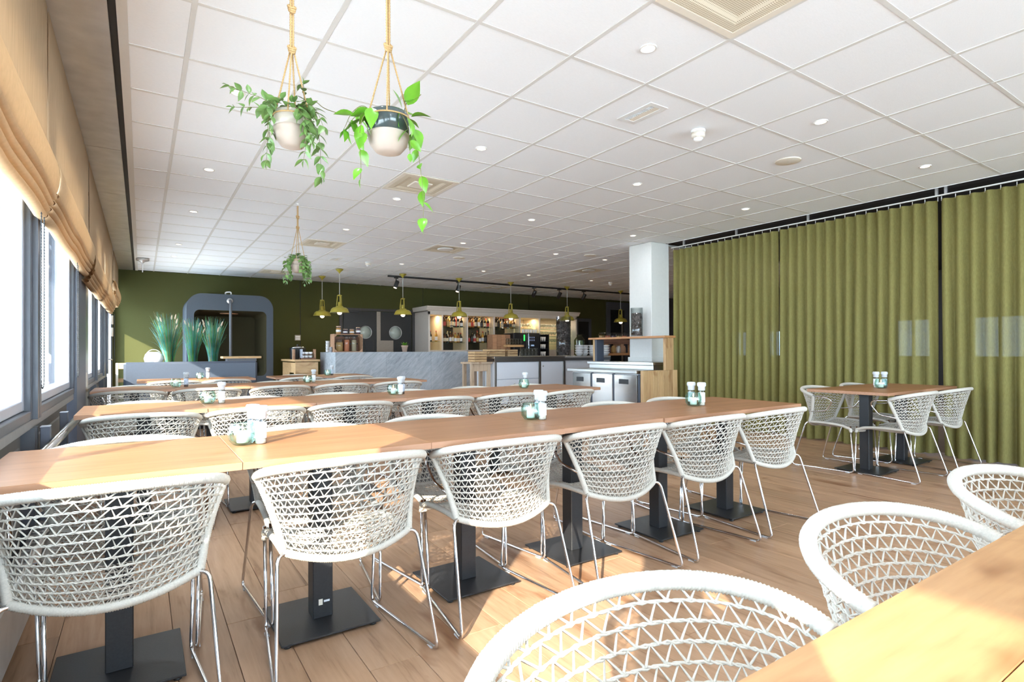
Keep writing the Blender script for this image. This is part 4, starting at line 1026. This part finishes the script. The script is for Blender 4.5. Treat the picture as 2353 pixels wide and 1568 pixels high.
# ------------------------------------------------------------------ drawer cabinet with kettle and bowls
t = thing('timber_cabinet', 'honey-coloured timber cabinet left of the stone counter', 'cabinet', (2.46, 11.2, 0))
MB().box(-.02, -.03, .915, .46, 1.2, .955, c=.004).build('top_board', M['pinex'], t)
for i in range(4): MB().box(0, 0, .03 + .22 * i, .43, .02, .245 + .22 * i, c=.003).build('front_board', M['pinex'], t)
for i in range(2): MB().box(0, .02, .03 + .74 * i * .9, .02, 1.15, .25 + .74 * i * .87, c=.003).build('side_board', M['pinex'], t)
MB().box(0, .55, .25, .02, 1.15, .70, c=.003).box(0, .02, .25, .02, .12, .70, c=.003).build('side_board', M['pinex'], t); MB().box(.03, .06, .05, .40, 1.1, .07).box(.38, .02, .03, .42, 1.15, .9).build('inner_panel', M['cratedark'], t)
t = thing('soup_kettle', 'black soup kettle with steel lid on the timber cabinet', 'kettle', (2.60, 11.62, .955))
MB().lathe([(.135, 0), (.145, .02), (.15, .20), (.152, .225), (.13, .228), (0, .228)], 32).build('body', M['plastic'], t); MB().lathe([(.135, .228), (.132, .238), (.08, .258), (.02, .268), (0, .268)], 32).build('lid', M['chrome'], t); MB().lathe([(.012, .268), (.022, .285), (.02, .30), (0, .303)], 16).build('knob', M['plastic'], t)
t = thing('bowl_rack', 'low rack holding white cups in front of the soup kettle', 'rack', (2.66, 11.30, .955))
for x, m in ((-.22, 'crate'), (-.08, 'bluelabel'), (.17, 'crate')): MB().box(x, -.03, 0, x + .035, .06, .20, c=.002).build('upright', M[m], t)
MB().box(-.08, -.05, .0, .2, .09, .03).box(-.06, -.05, .09, .19, .09, .096).build('shelf', M['cratedark'], t)
cm = MB().lathe([(.02, 0), (.036, .01), (.04, .05), (.037, .05), (.033, .014), (0, .01)], 18).mesh('cup_body', M['bowl'])
for r, z in enumerate((.985, 1.052)):
    for k in range(3): tag(put('cup', cm, None, (2.625 + k * .072, 11.31, z)), 'white cup on the rack before the soup kettle, %s in the %s shelf' % (ORD[k], ['lower', 'upper'][r]), 'cup', 'cups on the rack')
t = thing('wall_thermostat', 'small square framed wall control beside the timber cabinet', 'switch', (3.02, YB, 1.43))
MB().box(-.065, -.012, -.065, .065, 0, .065, c=.004).build('frame', M['kick'], t); MB().box(-.05, -.015, .005, .05, -.012, .04).box(-.05, -.015, -.045, .05, -.012, -.01).build('display', M['galv'], t)
# ------------------------------------------------------------------ stone counter
t = thing('stone_counter', 'long grey marble counter below the pendant lamps', 'counter', (3.02, 10.5, 0))
def slab(u0, u1): MB().box(u0 + .0015, 0, .0, u1 - .0015, .03, 1.095, c=.002).build('front_slab', M['marble'], t)
for a, b in ((0, 1.0), (1.0, 1.96), (1.96, 2.92)): slab(a, b)
MB().box(0, .032, 0, .03, 1.05, 1.095, c=.002).build('side_slab', M['marble'], t); MB().box(2.89, .032, 0, 2.92, .7, 1.095, c=.002).build('side_slab', M['marble'], t)
MB().box(.03, .03, 1.06, 2.89, .7, 1.09).box(.03, .7, 1.06, .6, 1.05, 1.09).build('worktop', M['marble'], t)
def jar(x, y, z, r, h, mat, lb, lid='crate', clip=False):
    t = thing('storage_jar', lb, 'jar', (x, y, z), random.random(), 'jars on and in the wooden crate')
    MB().lathe([(r * .9, 0), (r, .006), (r, h * .78), (r * .78, h * .88), (r * .78, h * .92)], 20).build('glass', M['glass'], t)
    MB().lathe([(r * .9, .004), (r * .95, .01), (r * .95, h * .74), (0, h * .75)], 18).build('contents', M[mat], t)
    MB().lathe([(r * .85, h * .90), (r * .88, h * .92), (r * .88, h * .98), (0, h)], 18).build('lid', M['glass'] if clip else M[lid], t)
    cl = MB().tube([(r * .9, 0, h * .80), (r * 1.15, 0, h * .88), (r * .9, 0, h * .95)], .003, 6).tube([(r * .84 * cos(a * .3), r * .84 * sin(a * .3), h * .87) for a in range(21)], .0025, 5, closed=True)
    cl.build('wire_clip', M['chrome'], t)
    if not clip: MB().lathe([(r * 1.002, h * .25), (r * 1.004, h * .26), (r * 1.004, h * .5), (r * 1.002, h * .51)], 18).build('jar_label', M['whitelabel'], t)
t = thing('wooden_crate', 'brown wooden crate lying on its side on the stone counter', 'crate', (3.06, 10.72, 1.095))
for z in (.0, .335): MB().box(0, 0, z, .56, .25, z + .015, c=.002).build('slat', M['crate'], t)
for x in (0, .545):
    for y in (.0, .09, .18): MB().box(x, y, .015, x + .015, y + .075, .335, c=.002).build('slat', M['crate'], t)
for y in (.0, .13): MB().box(.015, .235, .02 + y * 1.2, .545, .25, .15 + y * 1.2, c=.002).build('slat', M['cratedark'], t)
mb = MB()
for (sx, sz, x, z) in ((1, 1, .015, .015), (-1, 1, .545, .015), (1, -1, .015, .335), (-1, -1, .545, .335)): mb.prism([(x, z), (x + sx * .05, z), (x, z + sz * .05)], 'y', .0, .02)
mb.build('corner_block', M['crate'], t)
jar(3.17, 10.80, 1.447, .047, .155, 'orange', 'tall jar of orange spice, first on top of the wooden crate'); jar(3.30, 10.80, 1.447, .045, .10, 'purple', 'low jar of dark preserve, second on top of the wooden crate')
jar(3.43, 10.80, 1.447, .045, .10, 'orange', 'low jar of orange spice, third on top of the wooden crate'); jar(3.555, 10.80, 1.447, .047, .14, 'purple', 'dark purple jar, rightmost on top of the wooden crate')
jar(3.19, 10.82, 1.111, .072, .235, 'pasta', 'wide clip jar of brown grain inside the crate', clip=True); jar(3.335, 10.82, 1.111, .052, .30, 'lentil', 'tall clip jar of orange lentils inside the crate', clip=True); jar(3.475, 10.82, 1.111, .052, .30, 'seeds', 'tall clip jar of pale seeds inside the crate', clip=True)
t = thing('container_stack', 'stack of white lidded containers left of the wooden crate', 'containers', (3.0 + .06, 11.15, 1.095))
for k in range(4): MB().lathe([(.035, .005 + k * .055), (.037, .01 + k * .055), (.037, .045 + k * .055), (.042, .047 + k * .055), (.042, .055 + k * .055), (0, .056 + k * .055)], 18).build('container', M['bowl'], t)
t = thing('mosaic_votive', 'grey mosaic votive block left of the wooden crate', 'votive', (3.055, 10.86, 1.095)); MB().box(-.03, -.05, 0, .0, .06, .10, c=.004).build('body', M['mosaic'], t)
t = thing('till_screen', 'black tilted till screen right of the wooden crate', 'screen', (3.80, 10.95, 1.09)); MB().box(-.08, -.10, .02, .10, -.085, .23, c=.004, M4=Matrix.Rotation(radians(-12), 4, 'X')).build('panel', M['plastic'], t); MB().box(-.07, -.08, 0, .07, .07, .02).box(-.02, -.02, .02, .02, .01, .16).build('stand', M['plastic'], t)
t = thing('potted_agave', 'small spiky green plant in a pale pot on the stone counter', 'plant', (4.55, 10.85, 1.09)); MB().lathe([(.045, 0), (.065, .115), (.072, .117), (.072, .135), (.06, .137), (.058, .12), (0, .12)], 22).build('pot', M['terracotta'], t)
for k in range(22):
    a = k * 2.4; el = .25 + .9 * (k / 22); L = .13; wd = .014; d = Vector((cos(a) * cos(el), sin(a) * cos(el), sin(el))); sd = Vector((-sin(a), cos(a), 0)) * wd
    P0 = Vector((0, 0, .125)); vs_ = []
    for s, ww in ((0, .6), (.35, 1), (.7, .7), (1, .05)): c_ = P0 + d * L * s + Vector((0, 0, -.03 * s * s)); vs_ += [c_ - sd * ww, c_ + sd * ww]
    MB().add(vs_, [(2 * i, 2 * i + 1, 2 * i + 3, 2 * i + 2) for i in range(3)]).build('leaf', M['leaf2'], t)
# timber stand with crate
t = thing('timber_stand', 'pale timber stand between the stone counter and the white cabinet', 'stand', (5.15, 9.12, 0))
for x in (0, .36):
    for y in (0, .3): MB().box(x, y, 0, x + .07, y + .05, .86, c=.003).build('leg', M['paletim'], t)
MB().box(-.02, -.03, .86, .46, .38, .895, c=.004).build('top_board', M['paletim'], t); MB().box(.07, .01, .72, .36, .035, .86, c=.003).build('rail', M['paletim'], t); MB().box(0, 0, .30, .43, .35, .33, c=.003).build('shelf', M['paletim'], t)
def slat_crate(x, y, z, w_, d, h, lb, n=4):
    t = thing('slatted_crate', lb, 'crate', (x, y, z), 0, 'slatted crates')
    for k in range(n):
        z0 = h * k / n; MB().box(0, 0, z0 + .004, w_, .012, z0 + h / n - .006, c=.002).build('slat', M['pinex'], t); MB().box(0, .012, z0 + .004, .012, d, z0 + h / n - .006, c=.002).build('slat', M['pinex'], t)
    MB().box(.012, d - .012, 0, w_, d, h).box(w_ - .012, .012, 0, w_, d, h).box(.01, .01, 0, w_ - .01, d - .01, .012).box(.012, .012, 0, .04, .04, h).build('case', M['cratedark'], t)
slat_crate(5.25, 9.16, .895, .27, .26, .205, 'slatted wooden crate on the pale timber stand')
# ------------------------------------------------------------------ white cabinet counter
t = thing('white_counter', 'white cabinet counter with steel top and edges', 'counter', (5.60, 9.0, 0))
MB().box(-.02, -.02, .955, 1.70, .75, .995, c=.004).box(-.015, -.015, .89, 1.70, 0, .953).build('steel_top', M['steel'], t)
MB().box(1.70, -.005, .955, 3.0, .75, .99, c=.004).build('stone_top', M['galv'], t); MB().box(1.70, 0, .90, 3.0, .02, .953).build('top_fascia', M['steel'], t)
MB().box(.02, .02, .08, 1.66, .72, .89).box(1.70, .03, .08, 3.0, .72, .90).build('carcass', M['cab'], t)
for a, b in ((0, .035), (1.03, 1.09), (1.655, 1.72)): MB().box(a, -.008, .04, b, .02, .89, c=.002).build('corner_profile', M['steel'], t)
MB().box(.04, -.002, .56, 1.025, .02, .885, c=.003).build('drawer_front', M['cab'], t)
for a, b, kx in ((.04, .53, .44), (.535, 1.025, .60)):
    d_ = MB().box(a, -.002, .1, b, .02, .55, c=.003).build('cabinet_door', M['cab'], t)
    MB().lathe([(.018, 0), (.018, .012), (0, .013)], 14, M4=Matrix.Translation((kx, -.003, .46)) @ Matrix.Rotation(radians(90), 4, 'X')).build('lock', M['galv'], d_)
d_ = MB().box(1.095, -.002, .1, 1.65, .02, .885, c=.003).build('cabinet_door', M['cab'], t)
MB().lathe([(.018, 0), (.018, .012), (0, .013)], 14, M4=Matrix.Translation((1.14, -.003, .80)) @ Matrix.Rotation(radians(90), 4, 'X')).build('lock', M['galv'], d_)
slat_crate(5.72, 9.38, .995, .36, .28, .145, 'slatted wooden crate at the left end of the steel worktop', 3); slat_crate(6.16, 9.40, .995, .24, .28, .14, 'small slatted crate beside the glasses on the steel worktop', 3)
gm = MB().lathe([(.030, 0), (.038, .004), (.040, .08), (.038, .08), (.036, .008), (0, .006)], 16).mesh('tumbler_body', M['glass'])
for k in range(5):
    for r in range(2): tag(put('tumbler', gm, None, (6.46 + k * .088, 9.34, .996 + r * .083)), 'clear tumbler stacked on the steel worktop beside the crates', 'glass', 'stacked tumblers on the steel worktop')
def cone_vase(x, y, z, r, h, lb, fill, n, sz):
    t = thing('glass_vase', lb, 'vase', (x, y, z)); MB().lathe([(r * .98, 0), (r, .004), (r, h), (r - .006, h), (r - .007, .014), (0, .012)], 40).build('glass', M['glass'], t)
    rg = random.Random(n)
    pm = []
    for v_ in range(3):
        mb = MB(); 
        for l in range(9):
            u = l / 8; rr_ = sz * (sin(pi * (.15 + .8 * u)) ** .8); zz = sz * 1.9 * (u - .5)
            for k in range(8):
                a = k * pi / 4 + l * .39; c_ = Vector((cos(a), sin(a), 0)); s_ = Vector((-sin(a), cos(a), 0)); p = Vector((0, 0, zz))
                mb.add([p + c_ * rr_ * .35 - s_ * rr_ * .3, p + c_ * rr_ * .35 + s_ * rr_ * .3, p + c_ * rr_ + s_ * rr_ * .22 + Vector((0, 0, sz * .22)), p + c_ * rr_ - s_ * rr_ * .22 + Vector((0, 0, sz * .22))], [(0, 1, 2, 3)])
        pm.append(mb.mesh('pine_cone', M['cone']))
    core = MB().lathe([(0, .014), (r * .72, .016), (r * .72, h * fill - sz), (0, h * fill - sz)], 20).build('cone_mass', M['cone'], t); core['kind'] = 'stuff'
    lay = int((h * fill - sz) / (sz * 1.5)); 
    for l in range(lay):
        m = max(5, int(2 * pi * (r - sz) / (sz * 1.7)))
        for k in range(m):
            a = 2 * pi * (k + .5 * (l % 2)) / m + rg.uniform(-.1, .1); rad = r - sz * 1.05
            o = put('pine_cone', pm[(l + k) % 3], t, (rad * cos(a), rad * sin(a), .02 + sz + l * sz * 1.5 + rg.uniform(0, .004)), (rg.uniform(0, 3), rg.uniform(0, 3), rg.uniform(0, 3))); o.scale = (.92, .92, .85)
cone_vase(7.42, 9.18, .99, .155, .83, 'tall glass cylinder of pine cones on the white counter', .9, 5, .036)
bm_ = MB().lathe([(.045, 0), (.05, .004), (.085, .05), (.095, .075), (.091, .075), (.08, .05), (.045, .010), (0, .008)], 24).mesh('bowl_body', M['bowl'])
for k in range(5):
    for r in range(4): tag(put('bowl', bm_, None, (7.80 + k * .19, 9.12 + (k % 2) * .05, .992 + r * .052)), 'white bowl on the white counter, %s stack from the left, %s from the bottom' % (ORD[k], ORD[r]), 'bowl', 'stacked white bowls')
t = thing('ribbed_vase', 'olive green ribbed glass vase behind the white bowls', 'vase', (8.05, 9.40, .99)); pr_ = [(.08, 0), (.115, .01)]
for k in range(10): pr_ += [(.125, .04 + k * .033), (.117, .056 + k * .033)]
MB().lathe(pr_ + [(.08, .40), (.062, .42), (.062, .46), (.068, .465)], 28).build('glass', M['greenglass'], t)
t = thing('rustic_rack', 'weathered timber rack with jars behind the serving shelf', 'rack', (8.55, 9.25, .99))
MB().box(-.02, -.05, .0, 1.15, .25, .055, c=.004).build('shelf', M['plankshelf'], t); MB().box(0, -.04, .26, 1.15, .25, .36, c=.004).build('shelf', M['cratedark'], t)
for x in (.1, .58, 1.05): MB().box(x, -.04, .055, x + .09, .22, .26, c=.003).build('upright', M['crate'], t)
for k in range(6):
    x = 8.62 + k * .175; t = thing('preserve_jar', 'small preserve jar on the rustic rack, %s from the left on its upper shelf' % ORD[k], 'jar', (x, 9.3, 1.35), 0, 'preserve jars'); MB().lathe([(.062, 0), (.07, .01), (.07, .12), (.055, .14)], 18).build('glass', M['glass'], t); MB().lathe([(.06, .006), (.06, .09), (0, .09)], 14).build('contents', M[['pasta', 'lentil', 'purple'][k % 3]], t); MB().lathe([(.06, .14), (.06, .165), (0, .166)], 16).build('lid', M['glass'], t)
for k in range(4):
    x = 8.78 + k * .16; tag(MB().lathe([(.05, 0), (.055, .01), (.055, .12), (.04, .14), (.04, .165), (0, .166)], 16).build('preserve_jar', M[['purple', 'pasta', 'galv', 'crate'][k]], None, (x, 9.27, 1.046)), 'dark preserve jar on the lower shelf of the rustic rack, %s' % ORD[k], 'jar', 'preserve jars below')
# ------------------------------------------------------------------ fridge unit with serving shelf
t = thing('fridge_counter', 'three-door stainless fridge counter in front of the white pillar', 'fridge', (5.8, 5.45, 0))
MB().box(-.05, .06, .775, .63, 1.58, .82, c=.006).build('steel_top', M['steel'], t)
MB().box(.03, .04, .10, .62, 1.53, .775).build('carcass', M['galv'], t)
for a, b in ((.10, .55), (.59, 1.03), (1.07, 1.50)):
    d_ = MB().box(.0, a, .14, .03, b, .755, c=.006).build('fridge_door', M['steelwavy'], t)
    MB().box(-.004, a + .16, .62, .002, b - .10, .69, c=.002).build('handle_recess', M['plastic'], d_)
for y in (.05, .56, 1.035): MB().box(.012, y, .14, .03, y + .035, .765).build('dark_gap', M['navy'], t)
for x in (.08, .56):
    for y in (.12, 1.45): MB().lathe([(.025, 0), (.02, .02), (.02, .10), (0, .1)], 12, c=(x, y, 0)).build('foot', M['chrome'], t)
for i in range(7): MB().box(.0 + .1025 * i, -.022, .02, .0995 + .1025 * i, .0, .82, c=.003).build('end_board', M['pine'], t)
MB().box(0, 0, .02, .06, .03, .82, c=.003).build('end_board', M['pine'], t)
t = thing('steel_worktop', 'raised stainless worktop slab wrapped around the pillar', 'worktop', (6.13, 5.55, 0))
MB().box(0, 0, .885, .31, 1.42, .93, c=.006).box(.03, .02, .82, .31, 1.40, .885, c=.004).build('slab', M['steel'], t)
t = thing('serving_shelf', 'raised wooden serving shelf on posts above the fridge counter', 'shelf', (6.2, 5.42, 0))
MB().box(0, -.03, 1.285, .235, 1.60, 1.315, c=.003).build('shelf_board', M['plankshelf'], t)
MB().box(.05, .0, .82, .225, .045, 1.318, c=.003).build('post', M['pine'], t); MB().box(.05, 1.50, .93, .225, 1.54, 1.285, c=.003).build('post', M['pine'], t); MB().box(.06, 1.455, .93, .215, 1.50, 1.285).build('post_panel', M['navy'], t)
cone_vase(6.30, 6.02, 1.315, .092, .44, 'glass cylinder of pine cones on the serving shelf beside the pillar', .88, 8, .027)
# ------------------------------------------------------------------ bar shelf unit
t = thing('bar_shelf', 'tall painted bar shelf unit with cornice along the back wall', 'shelf', (0, 12.65, 0))
bays = [(6.03, 6.32), (6.34, 7.03), (7.06, 7.86), (7.88, 8.70), (8.72, 9.36), (9.39, 10.62)]
x0, x1 = 5.93, 10.74
MB().box(x0, 0, 0, x0 + .05, .83, 2.10).box(x1 - .05, 0, 0, x1, .83, 2.10).build('side_panel', M['shelfpaint'], t)
MB().box(x0, 0, 2.02, x1, .05, 2.12, c=.003).build('top_rail', M['shelfpaint'], t)
MB().prism([(0, 2.12), (-.02, 2.13), (-.05, 2.18), (-.08, 2.20), (-.08, 2.23), (.83, 2.23), (.83, 2.12)], 'x', x0 - .04, x1 + .04).build('cornice', M['shelfpaint'], t) if False else None
mb = MB(); pts = [(0, 2.12), (-.02, 2.13), (-.05, 2.18), (-.08, 2.20), (-.08, 2.23), (.83, 2.23), (.83, 2.12)]; mb.prism(pts, 'x', x0 - .06, x1 + .06); mb.build('cornice', M['shelfpaint'], t)
prev = x0 + .05
for i, (a, b) in enumerate(bays):
    if i: MB().box(bays[i - 1][1], 0, 0, a, .06, 2.02, c=.003).build('divider', M['shelfpaint'], t); MB().box(bays[i - 1][1] + .005, .06, 1.13, a - .005, .8, 2.02).build('inner_side', M['shelfin'], t)
MB().box(x0 + .05, .0, .10, x1 - .05, .83, 1.13, c=.003).build('base_cabinet', M['shelfpaint'], t)
for (a, b) in bays: MB().box(a, .80, 1.13, b, .815, 2.02).build('mirror_back', M['darkmirror'] if b < 8.8 else M['shelfin'], t)
MB().box(x0 + .05, .06, 2.02, x1 - .05, .82, 2.035).build('soffit', M['shelfin'], t)
for i, (a, b) in enumerate(bays):
    zs = (1.33, 1.73) if i < 4 else (1.30, 1.52, 1.73)
    if i == 0: zs = (1.35,)
    for z in zs: MB().box(a + .005, .10, z - .01, b - .005, .60, z, c=.002).build('glass_shelf', M['aqua'], t)
    l = bpy.data.lights.new('shelf_strip', 'AREA'); l.shape = 'RECTANGLE'; l.size = (b - a) * .8; l.size_y = .04; l.energy = 2.5 if i < 4 else 5; l.color = (1, .78, .5)
    o = bpy.data.objects.new('shelf_strip', l); COL.objects.link(o); o.parent = t; o.location = ((a + b) / 2, .3, 2.01)
BC = [('amber', (.30, .11, .02)), ('dark', (.012, .010, .010)), ('green', (.03, .10, .03)), ('clear', (.45, .45, .42)), ('golden', (.48, .27, .05)), ('red', (.26, .02, .015)), ('brown', (.12, .05, .02)), ('blue', (.03, .06, .16))]
LC = [('cream', (.66, .58, .42)), ('white', (.72, .72, .72)), ('black', (.03, .03, .03)), ('red', (.45, .04, .03)), ('gold', (.5, .36, .12))]
BM = {}
def bottle_mesh(ci, li, sh):
    k = (ci, li, sh)
    if k in BM: return BM[k]
    mb_ = 'b' + BC[ci][0]
    if mb_ not in M: M[mb_] = plain('bottle_' + BC[ci][0], BC[ci][1], .08, 0, var=.15, scale=20, coat=.6)
    ml = 'l' + LC[li][0]
    if ml not in M: M[ml] = plain('label_' + LC[li][0], LC[li][1], .5, var=.12, scale=80)
    w_, h, nk = ((.038, .30, .013), (.034, .32, .014), (.044, .25, .016), (.036, .28, .012))[sh]
    pr_ = [(w_ * .95, 0), (w_, .005), (w_, h * .10), (w_ * 1.01, h * .11), (w_ * 1.01, h * .44), (w_, h * .45), (w_, h * .58), (w_ * .8, h * .66), (nk, h * .74), (nk, h * .90), (nk * 1.15, h * .905), (nk * 1.15, h), (0, h)]
    BM[k] = MB().lathe(pr_, 14, mis=[0, 0, 0, 1, 1, 0, 0, 0, 0, 2, 2, 2]).mesh('bottle', [M[mb_], M[ml], M[('lblack', 'lgold', 'lred')[(ci + li) % 3]] if ('l' + 'black') in M else M['plastic']])
    return BM[k]
for li in (0, 1, 2, 3, 4):
    M['l' + LC[li][0]] = plain('label_' + LC[li][0], LC[li][1], .5, var=.12, scale=80)
rb = random.Random(5)
for bi, z, n, nm in ((1, 1.73, 7, 'upper shelf, second bay'), (1, 1.33, 8, 'lower shelf, second bay'), (2, 1.73, 8, 'upper shelf, third bay'), (2, 1.33, 9, 'lower shelf, third bay'), (3, 1.73, 8, 'upper shelf, fourth bay'), (0, 1.35, 2, 'narrow first bay')):
    a, b = bays[bi]
    for k in range(n):
        for row in (0, 1):
            if row and (k % 2 == 0 or bi == 0): continue
            ci = rb.choice([0, 0, 1, 1, 2, 3, 4, 4, 5, 6, 1, 6]); li = rb.choice([0, 0, 1, 1, 2, 3, 4]); sh = rb.randrange(4)
            o = put('bottle', bottle_mesh(ci, li, sh), None, (a + .06 + (b - a - .12) * k / max(1, n - 1), 12.65 + .22 + row * .14 + rb.uniform(-.02, .02), z), (0, 0, rb.random()))
            tag(o, '%s bottle, %s label, %s from left, %s row, %s' % (BC[ci][0], LC[li][0], ORD[k], ['front', 'rear'][row], nm), 'bottle', 'bottles on the bar shelf')
wg = MB().lathe([(.028, 0), (.003, .004), (.003, .05), (.03, .07), (.036, .10), (.030, .14), (.0285, .14), (.034, .10), (.028, .072), (0, .056)], 14).mesh('stem_glass', M['glass'])
for bi, zs in ((4, (1.73,)), (5, (1.30, 1.52, 1.73))):
    a, b = bays[bi]; n = int((b - a) / .10)
    for z in zs:
        for k in range(n):
            for r in (0, 1): tag(put('wine_glass', wg, None, (a + .07 + k * .10, 12.65 + .2 + r * .16, z)), 'small clear stem glass on the glass shelves at the right of the bar', 'glass', 'stem glasses on the bar shelf')
# back bar: coffee machine, dark timber box, cups
t = thing('back_bar', 'low dark back bar worktop in front of the bar shelf', 'counter', (7.4, 11.95, 0)); MB().box(0, 0, .90, 2.3, .62, .945, c=.004).build('worktop', M['galv'], t); MB().box(.02, .05, 0, 2.28, .6, .90).build('carcass', M['doorframe'], t)
t = thing('coffee_machine', 'large black coffee machine on the back bar', 'coffee machine', (8.05, 12.0, .945))
MB().box(0, 0, 0, .40, .5, .63, c=.008).box(.40, -.02, .02, .82, .5, .63, c=.008).build('body', M['plastic'], t); MB().box(.85, 0, 0, 1.12, .46, .60, c=.006).build('cup_warmer_back', M['plastic'], t) if False else None
cw = MB().box(.84, 0, 0, .86, .45, .60).box(1.13, 0, 0, 1.15, .45, .60).box(.86, .43, 0, 1.13, .45, .60)
for z in (.0, .20, .40, .585): cw.box(.86, 0, z, 1.13, .43, z + .015)
cw.build('cup_cabinet', M['plastic'], t); MB().box(.45, -.026, .38, .68, -.02, .58).build('display', M['plastic'], t)
for i in range(3):
    for j in range(2): MB().box(.475 + i * .065, -.028, .42 + j * .07, .515 + i * .065, -.026, .46 + j * .07).build('touch_button', M['screen'], t)
MB().box(.31, -.006, .42, .35, 0, .58).build('indicator', M['greenled'], t); MB().box(.43, -.05, .22, .455, -.03, .62, c=.003).build('milk_tube', M['chrome'], t); MB().box(.50, -.07, .28, .60, -.02, .32).build('spout', M['chrome'], t)
MB().box(.05, .1, .63, .28, .4, .80, c=.01).build('bean_hopper', M['glass'], t)
for k in range(6): tag(MB().lathe([(.03, 0), (.036, .10), (.034, .10), (.028, .006), (0, .005)], 16).build('paper_cup', M['whitelabel'], None, (8.42 + k * .085, 12.12, 1.576)), 'white cup on top of the coffee machine, %s from the left' % ORD[k], 'cup', 'cups on the coffee machine')
for z in range(3):
    for k in range(3): tag(MB().lathe([(.025, 0), (.037, .12), (.034, .12), (.023, .006), (0, .005)], 16).build('mug', M['bowl'], None, (8.05 + .92 + k * .075, 12.10, .945 + .016 + z * .2)), 'white cup inside the black cup cabinet, %s shelf, %s' % (ORD[z], ORD[k]), 'cup', 'cups in the cup cabinet')
t = thing('timber_box', 'rough brown timber box on the back bar left of the coffee machine', 'box', (7.48, 12.12, .945))
for i in range(4): MB().box(.001 + .13 * i, 0, 0, .127 + .13 * i, .02, .58, c=.003).build('board', M['crate'], t)
MB().box(.52, 0, 0, .54, .3, .58).box(0, .02, 0, .02, .3, .58).box(0, .28, 0, .54, .3, .58).build('case', M['crate'], t)
t = thing('serving_board', 'raised wooden board on thin legs holding clear glasses', 'board', (7.62, 11.72, 0))
MB().box(0, -.08, 1.20, .50, .12, 1.255, c=.006).build('board', M['pinex'], t)
for x in (.05, .45): MB().tube([(x, 0, .945), (x, 0, 1.20)], .007, 8).tube([(x, .06, .945), (x, 0, 1.20)], .007, 8).build('leg', M['chrome'], t)
t2 = thing('bar_mat', 'steel worktop step behind the white counter', 'worktop', (7.5, 11.6, 0)); MB().box(0, 0, .90, .8, .34, .944, c=.003).build('slab', M['steel'], t2); MB().box(.02, .02, 0, .78, .33, .9).build('carcass', M['doorframe'], t2)
for k in range(6):
    for r in range(2): tag(put('tumbler', gm, None, (7.665 + k * .082, 11.72, 1.256 + r * .082)), 'clear tumbler stacked on the raised wooden board', 'glass', 'tumblers on the raised board')
# ------------------------------------------------------------------ doors in the back wall
d_ = struct('door_2', None, None)
MB().box(3.98, YB - .04, 0, 4.05, YB, 2.17).box(5.86, YB - .04, 0, 5.93, YB, 2.17).box(4.05, YB - .04, 2.11, 5.86, YB, 2.17).build('door_frame', M['doorframe'], d_)
def porthole_leaf(a, b, cx_, r, cz_):
    mb = MB(); n = 40; z0, z1 = .02, 2.10; o_ = []; i_ = []
    for k in range(n):
        a_ = 2 * pi * (k + .5) / n; c_, s_ = cos(a_), sin(a_); i_.append((cx_ + r * c_, cz_ + r * s_))
        tx = (b - cx_) / c_ if c_ > 0 else (a - cx_) / c_; tz = (z1 - cz_) / s_ if s_ > 0 else (z0 - cz_) / s_
        tt_ = min(abs(tx), abs(tz)); o_.append((cx_ + tt_ * c_, cz_ + tt_ * s_))
    for cxx, czz in ((a, z0), (b, z0), (b, z1), (a, z1)):
        k = min(range(n), key=lambda q: (o_[q][0] - cxx) ** 2 + (o_[q][1] - czz) ** 2); o_[k] = (cxx, czz)
    ring_prism(mb, o_, i_, YB - .03, YB - .004); l = mb.build('door_leaf', M['door'], d_)
    MB().tube([(cx_ + r * cos(2 * pi * k / 32), YB - .032, cz_ + r * sin(2 * pi * k / 32)) for k in range(32)], .008, 6, closed=True).build('porthole_ring', M['galv'], l)
    MB().lathe([(r, 0), (r, .003), (0, .003)], 32, M4=Matrix.Translation((cx_, YB - .014, cz_)) @ Matrix.Rotation(radians(90), 4, 'X')).build('porthole_glass', M['frosted'], l)
    return l
porthole_leaf(4.07, 4.90, 4.62, .155, 1.58); porthole_leaf(5.00, 5.84, 5.40, .165, 1.58)
MB().box(4.90, YB - .045, .02, 5.0, YB - .003, 2.10).build('meeting_stile', M['kick'], d_); MB().box(5.0, YB - .036, .05, 5.34, YB - .031, 1.38).build('kick_plate', M['kick'], d_); MB().box(4.15, YB - .07, 2.06, 4.5, YB - .03, 2.11, c=.004).build('door_closer', M['plastic'], d_)
MB().box(4.08, YB - .05, 1.9, 4.1, YB - .02, 2.0).build('hinge', M['dark'], d_)
d_ = struct('door_3', None, None); MB().box(11.40, YB - .05, 0, 11.48, YB, 2.12).box(11.92, YB - .05, 0, 12.02, YB, 2.12).box(11.48, YB - .05, 2.02, 11.92, YB, 2.12).build('door_frame', M['frame'], d_); MB().box(11.48, YB - .02, 0, 11.92, YB - .002, 2.02).build('door_leaf', M['void'], d_)
d_ = struct('door_4', None, None); MB().box(12.70, YB - .05, 0, 12.86, YB, 2.70).box(13.50, YB - .05, 0, 13.70, YB, 2.70).box(12.86, YB - .05, 2.45, 13.50, YB, 2.70).build('door_frame', M['frame'], d_); MB().box(12.86, YB - .03, .0, 13.50, YB - .002, 2.45).build('door_glass', M['darkmirror'], d_); MB().box(13.36, YB - .04, .0, 13.44, YB - .03, 2.45).build('door_stile', M['kick'], d_)
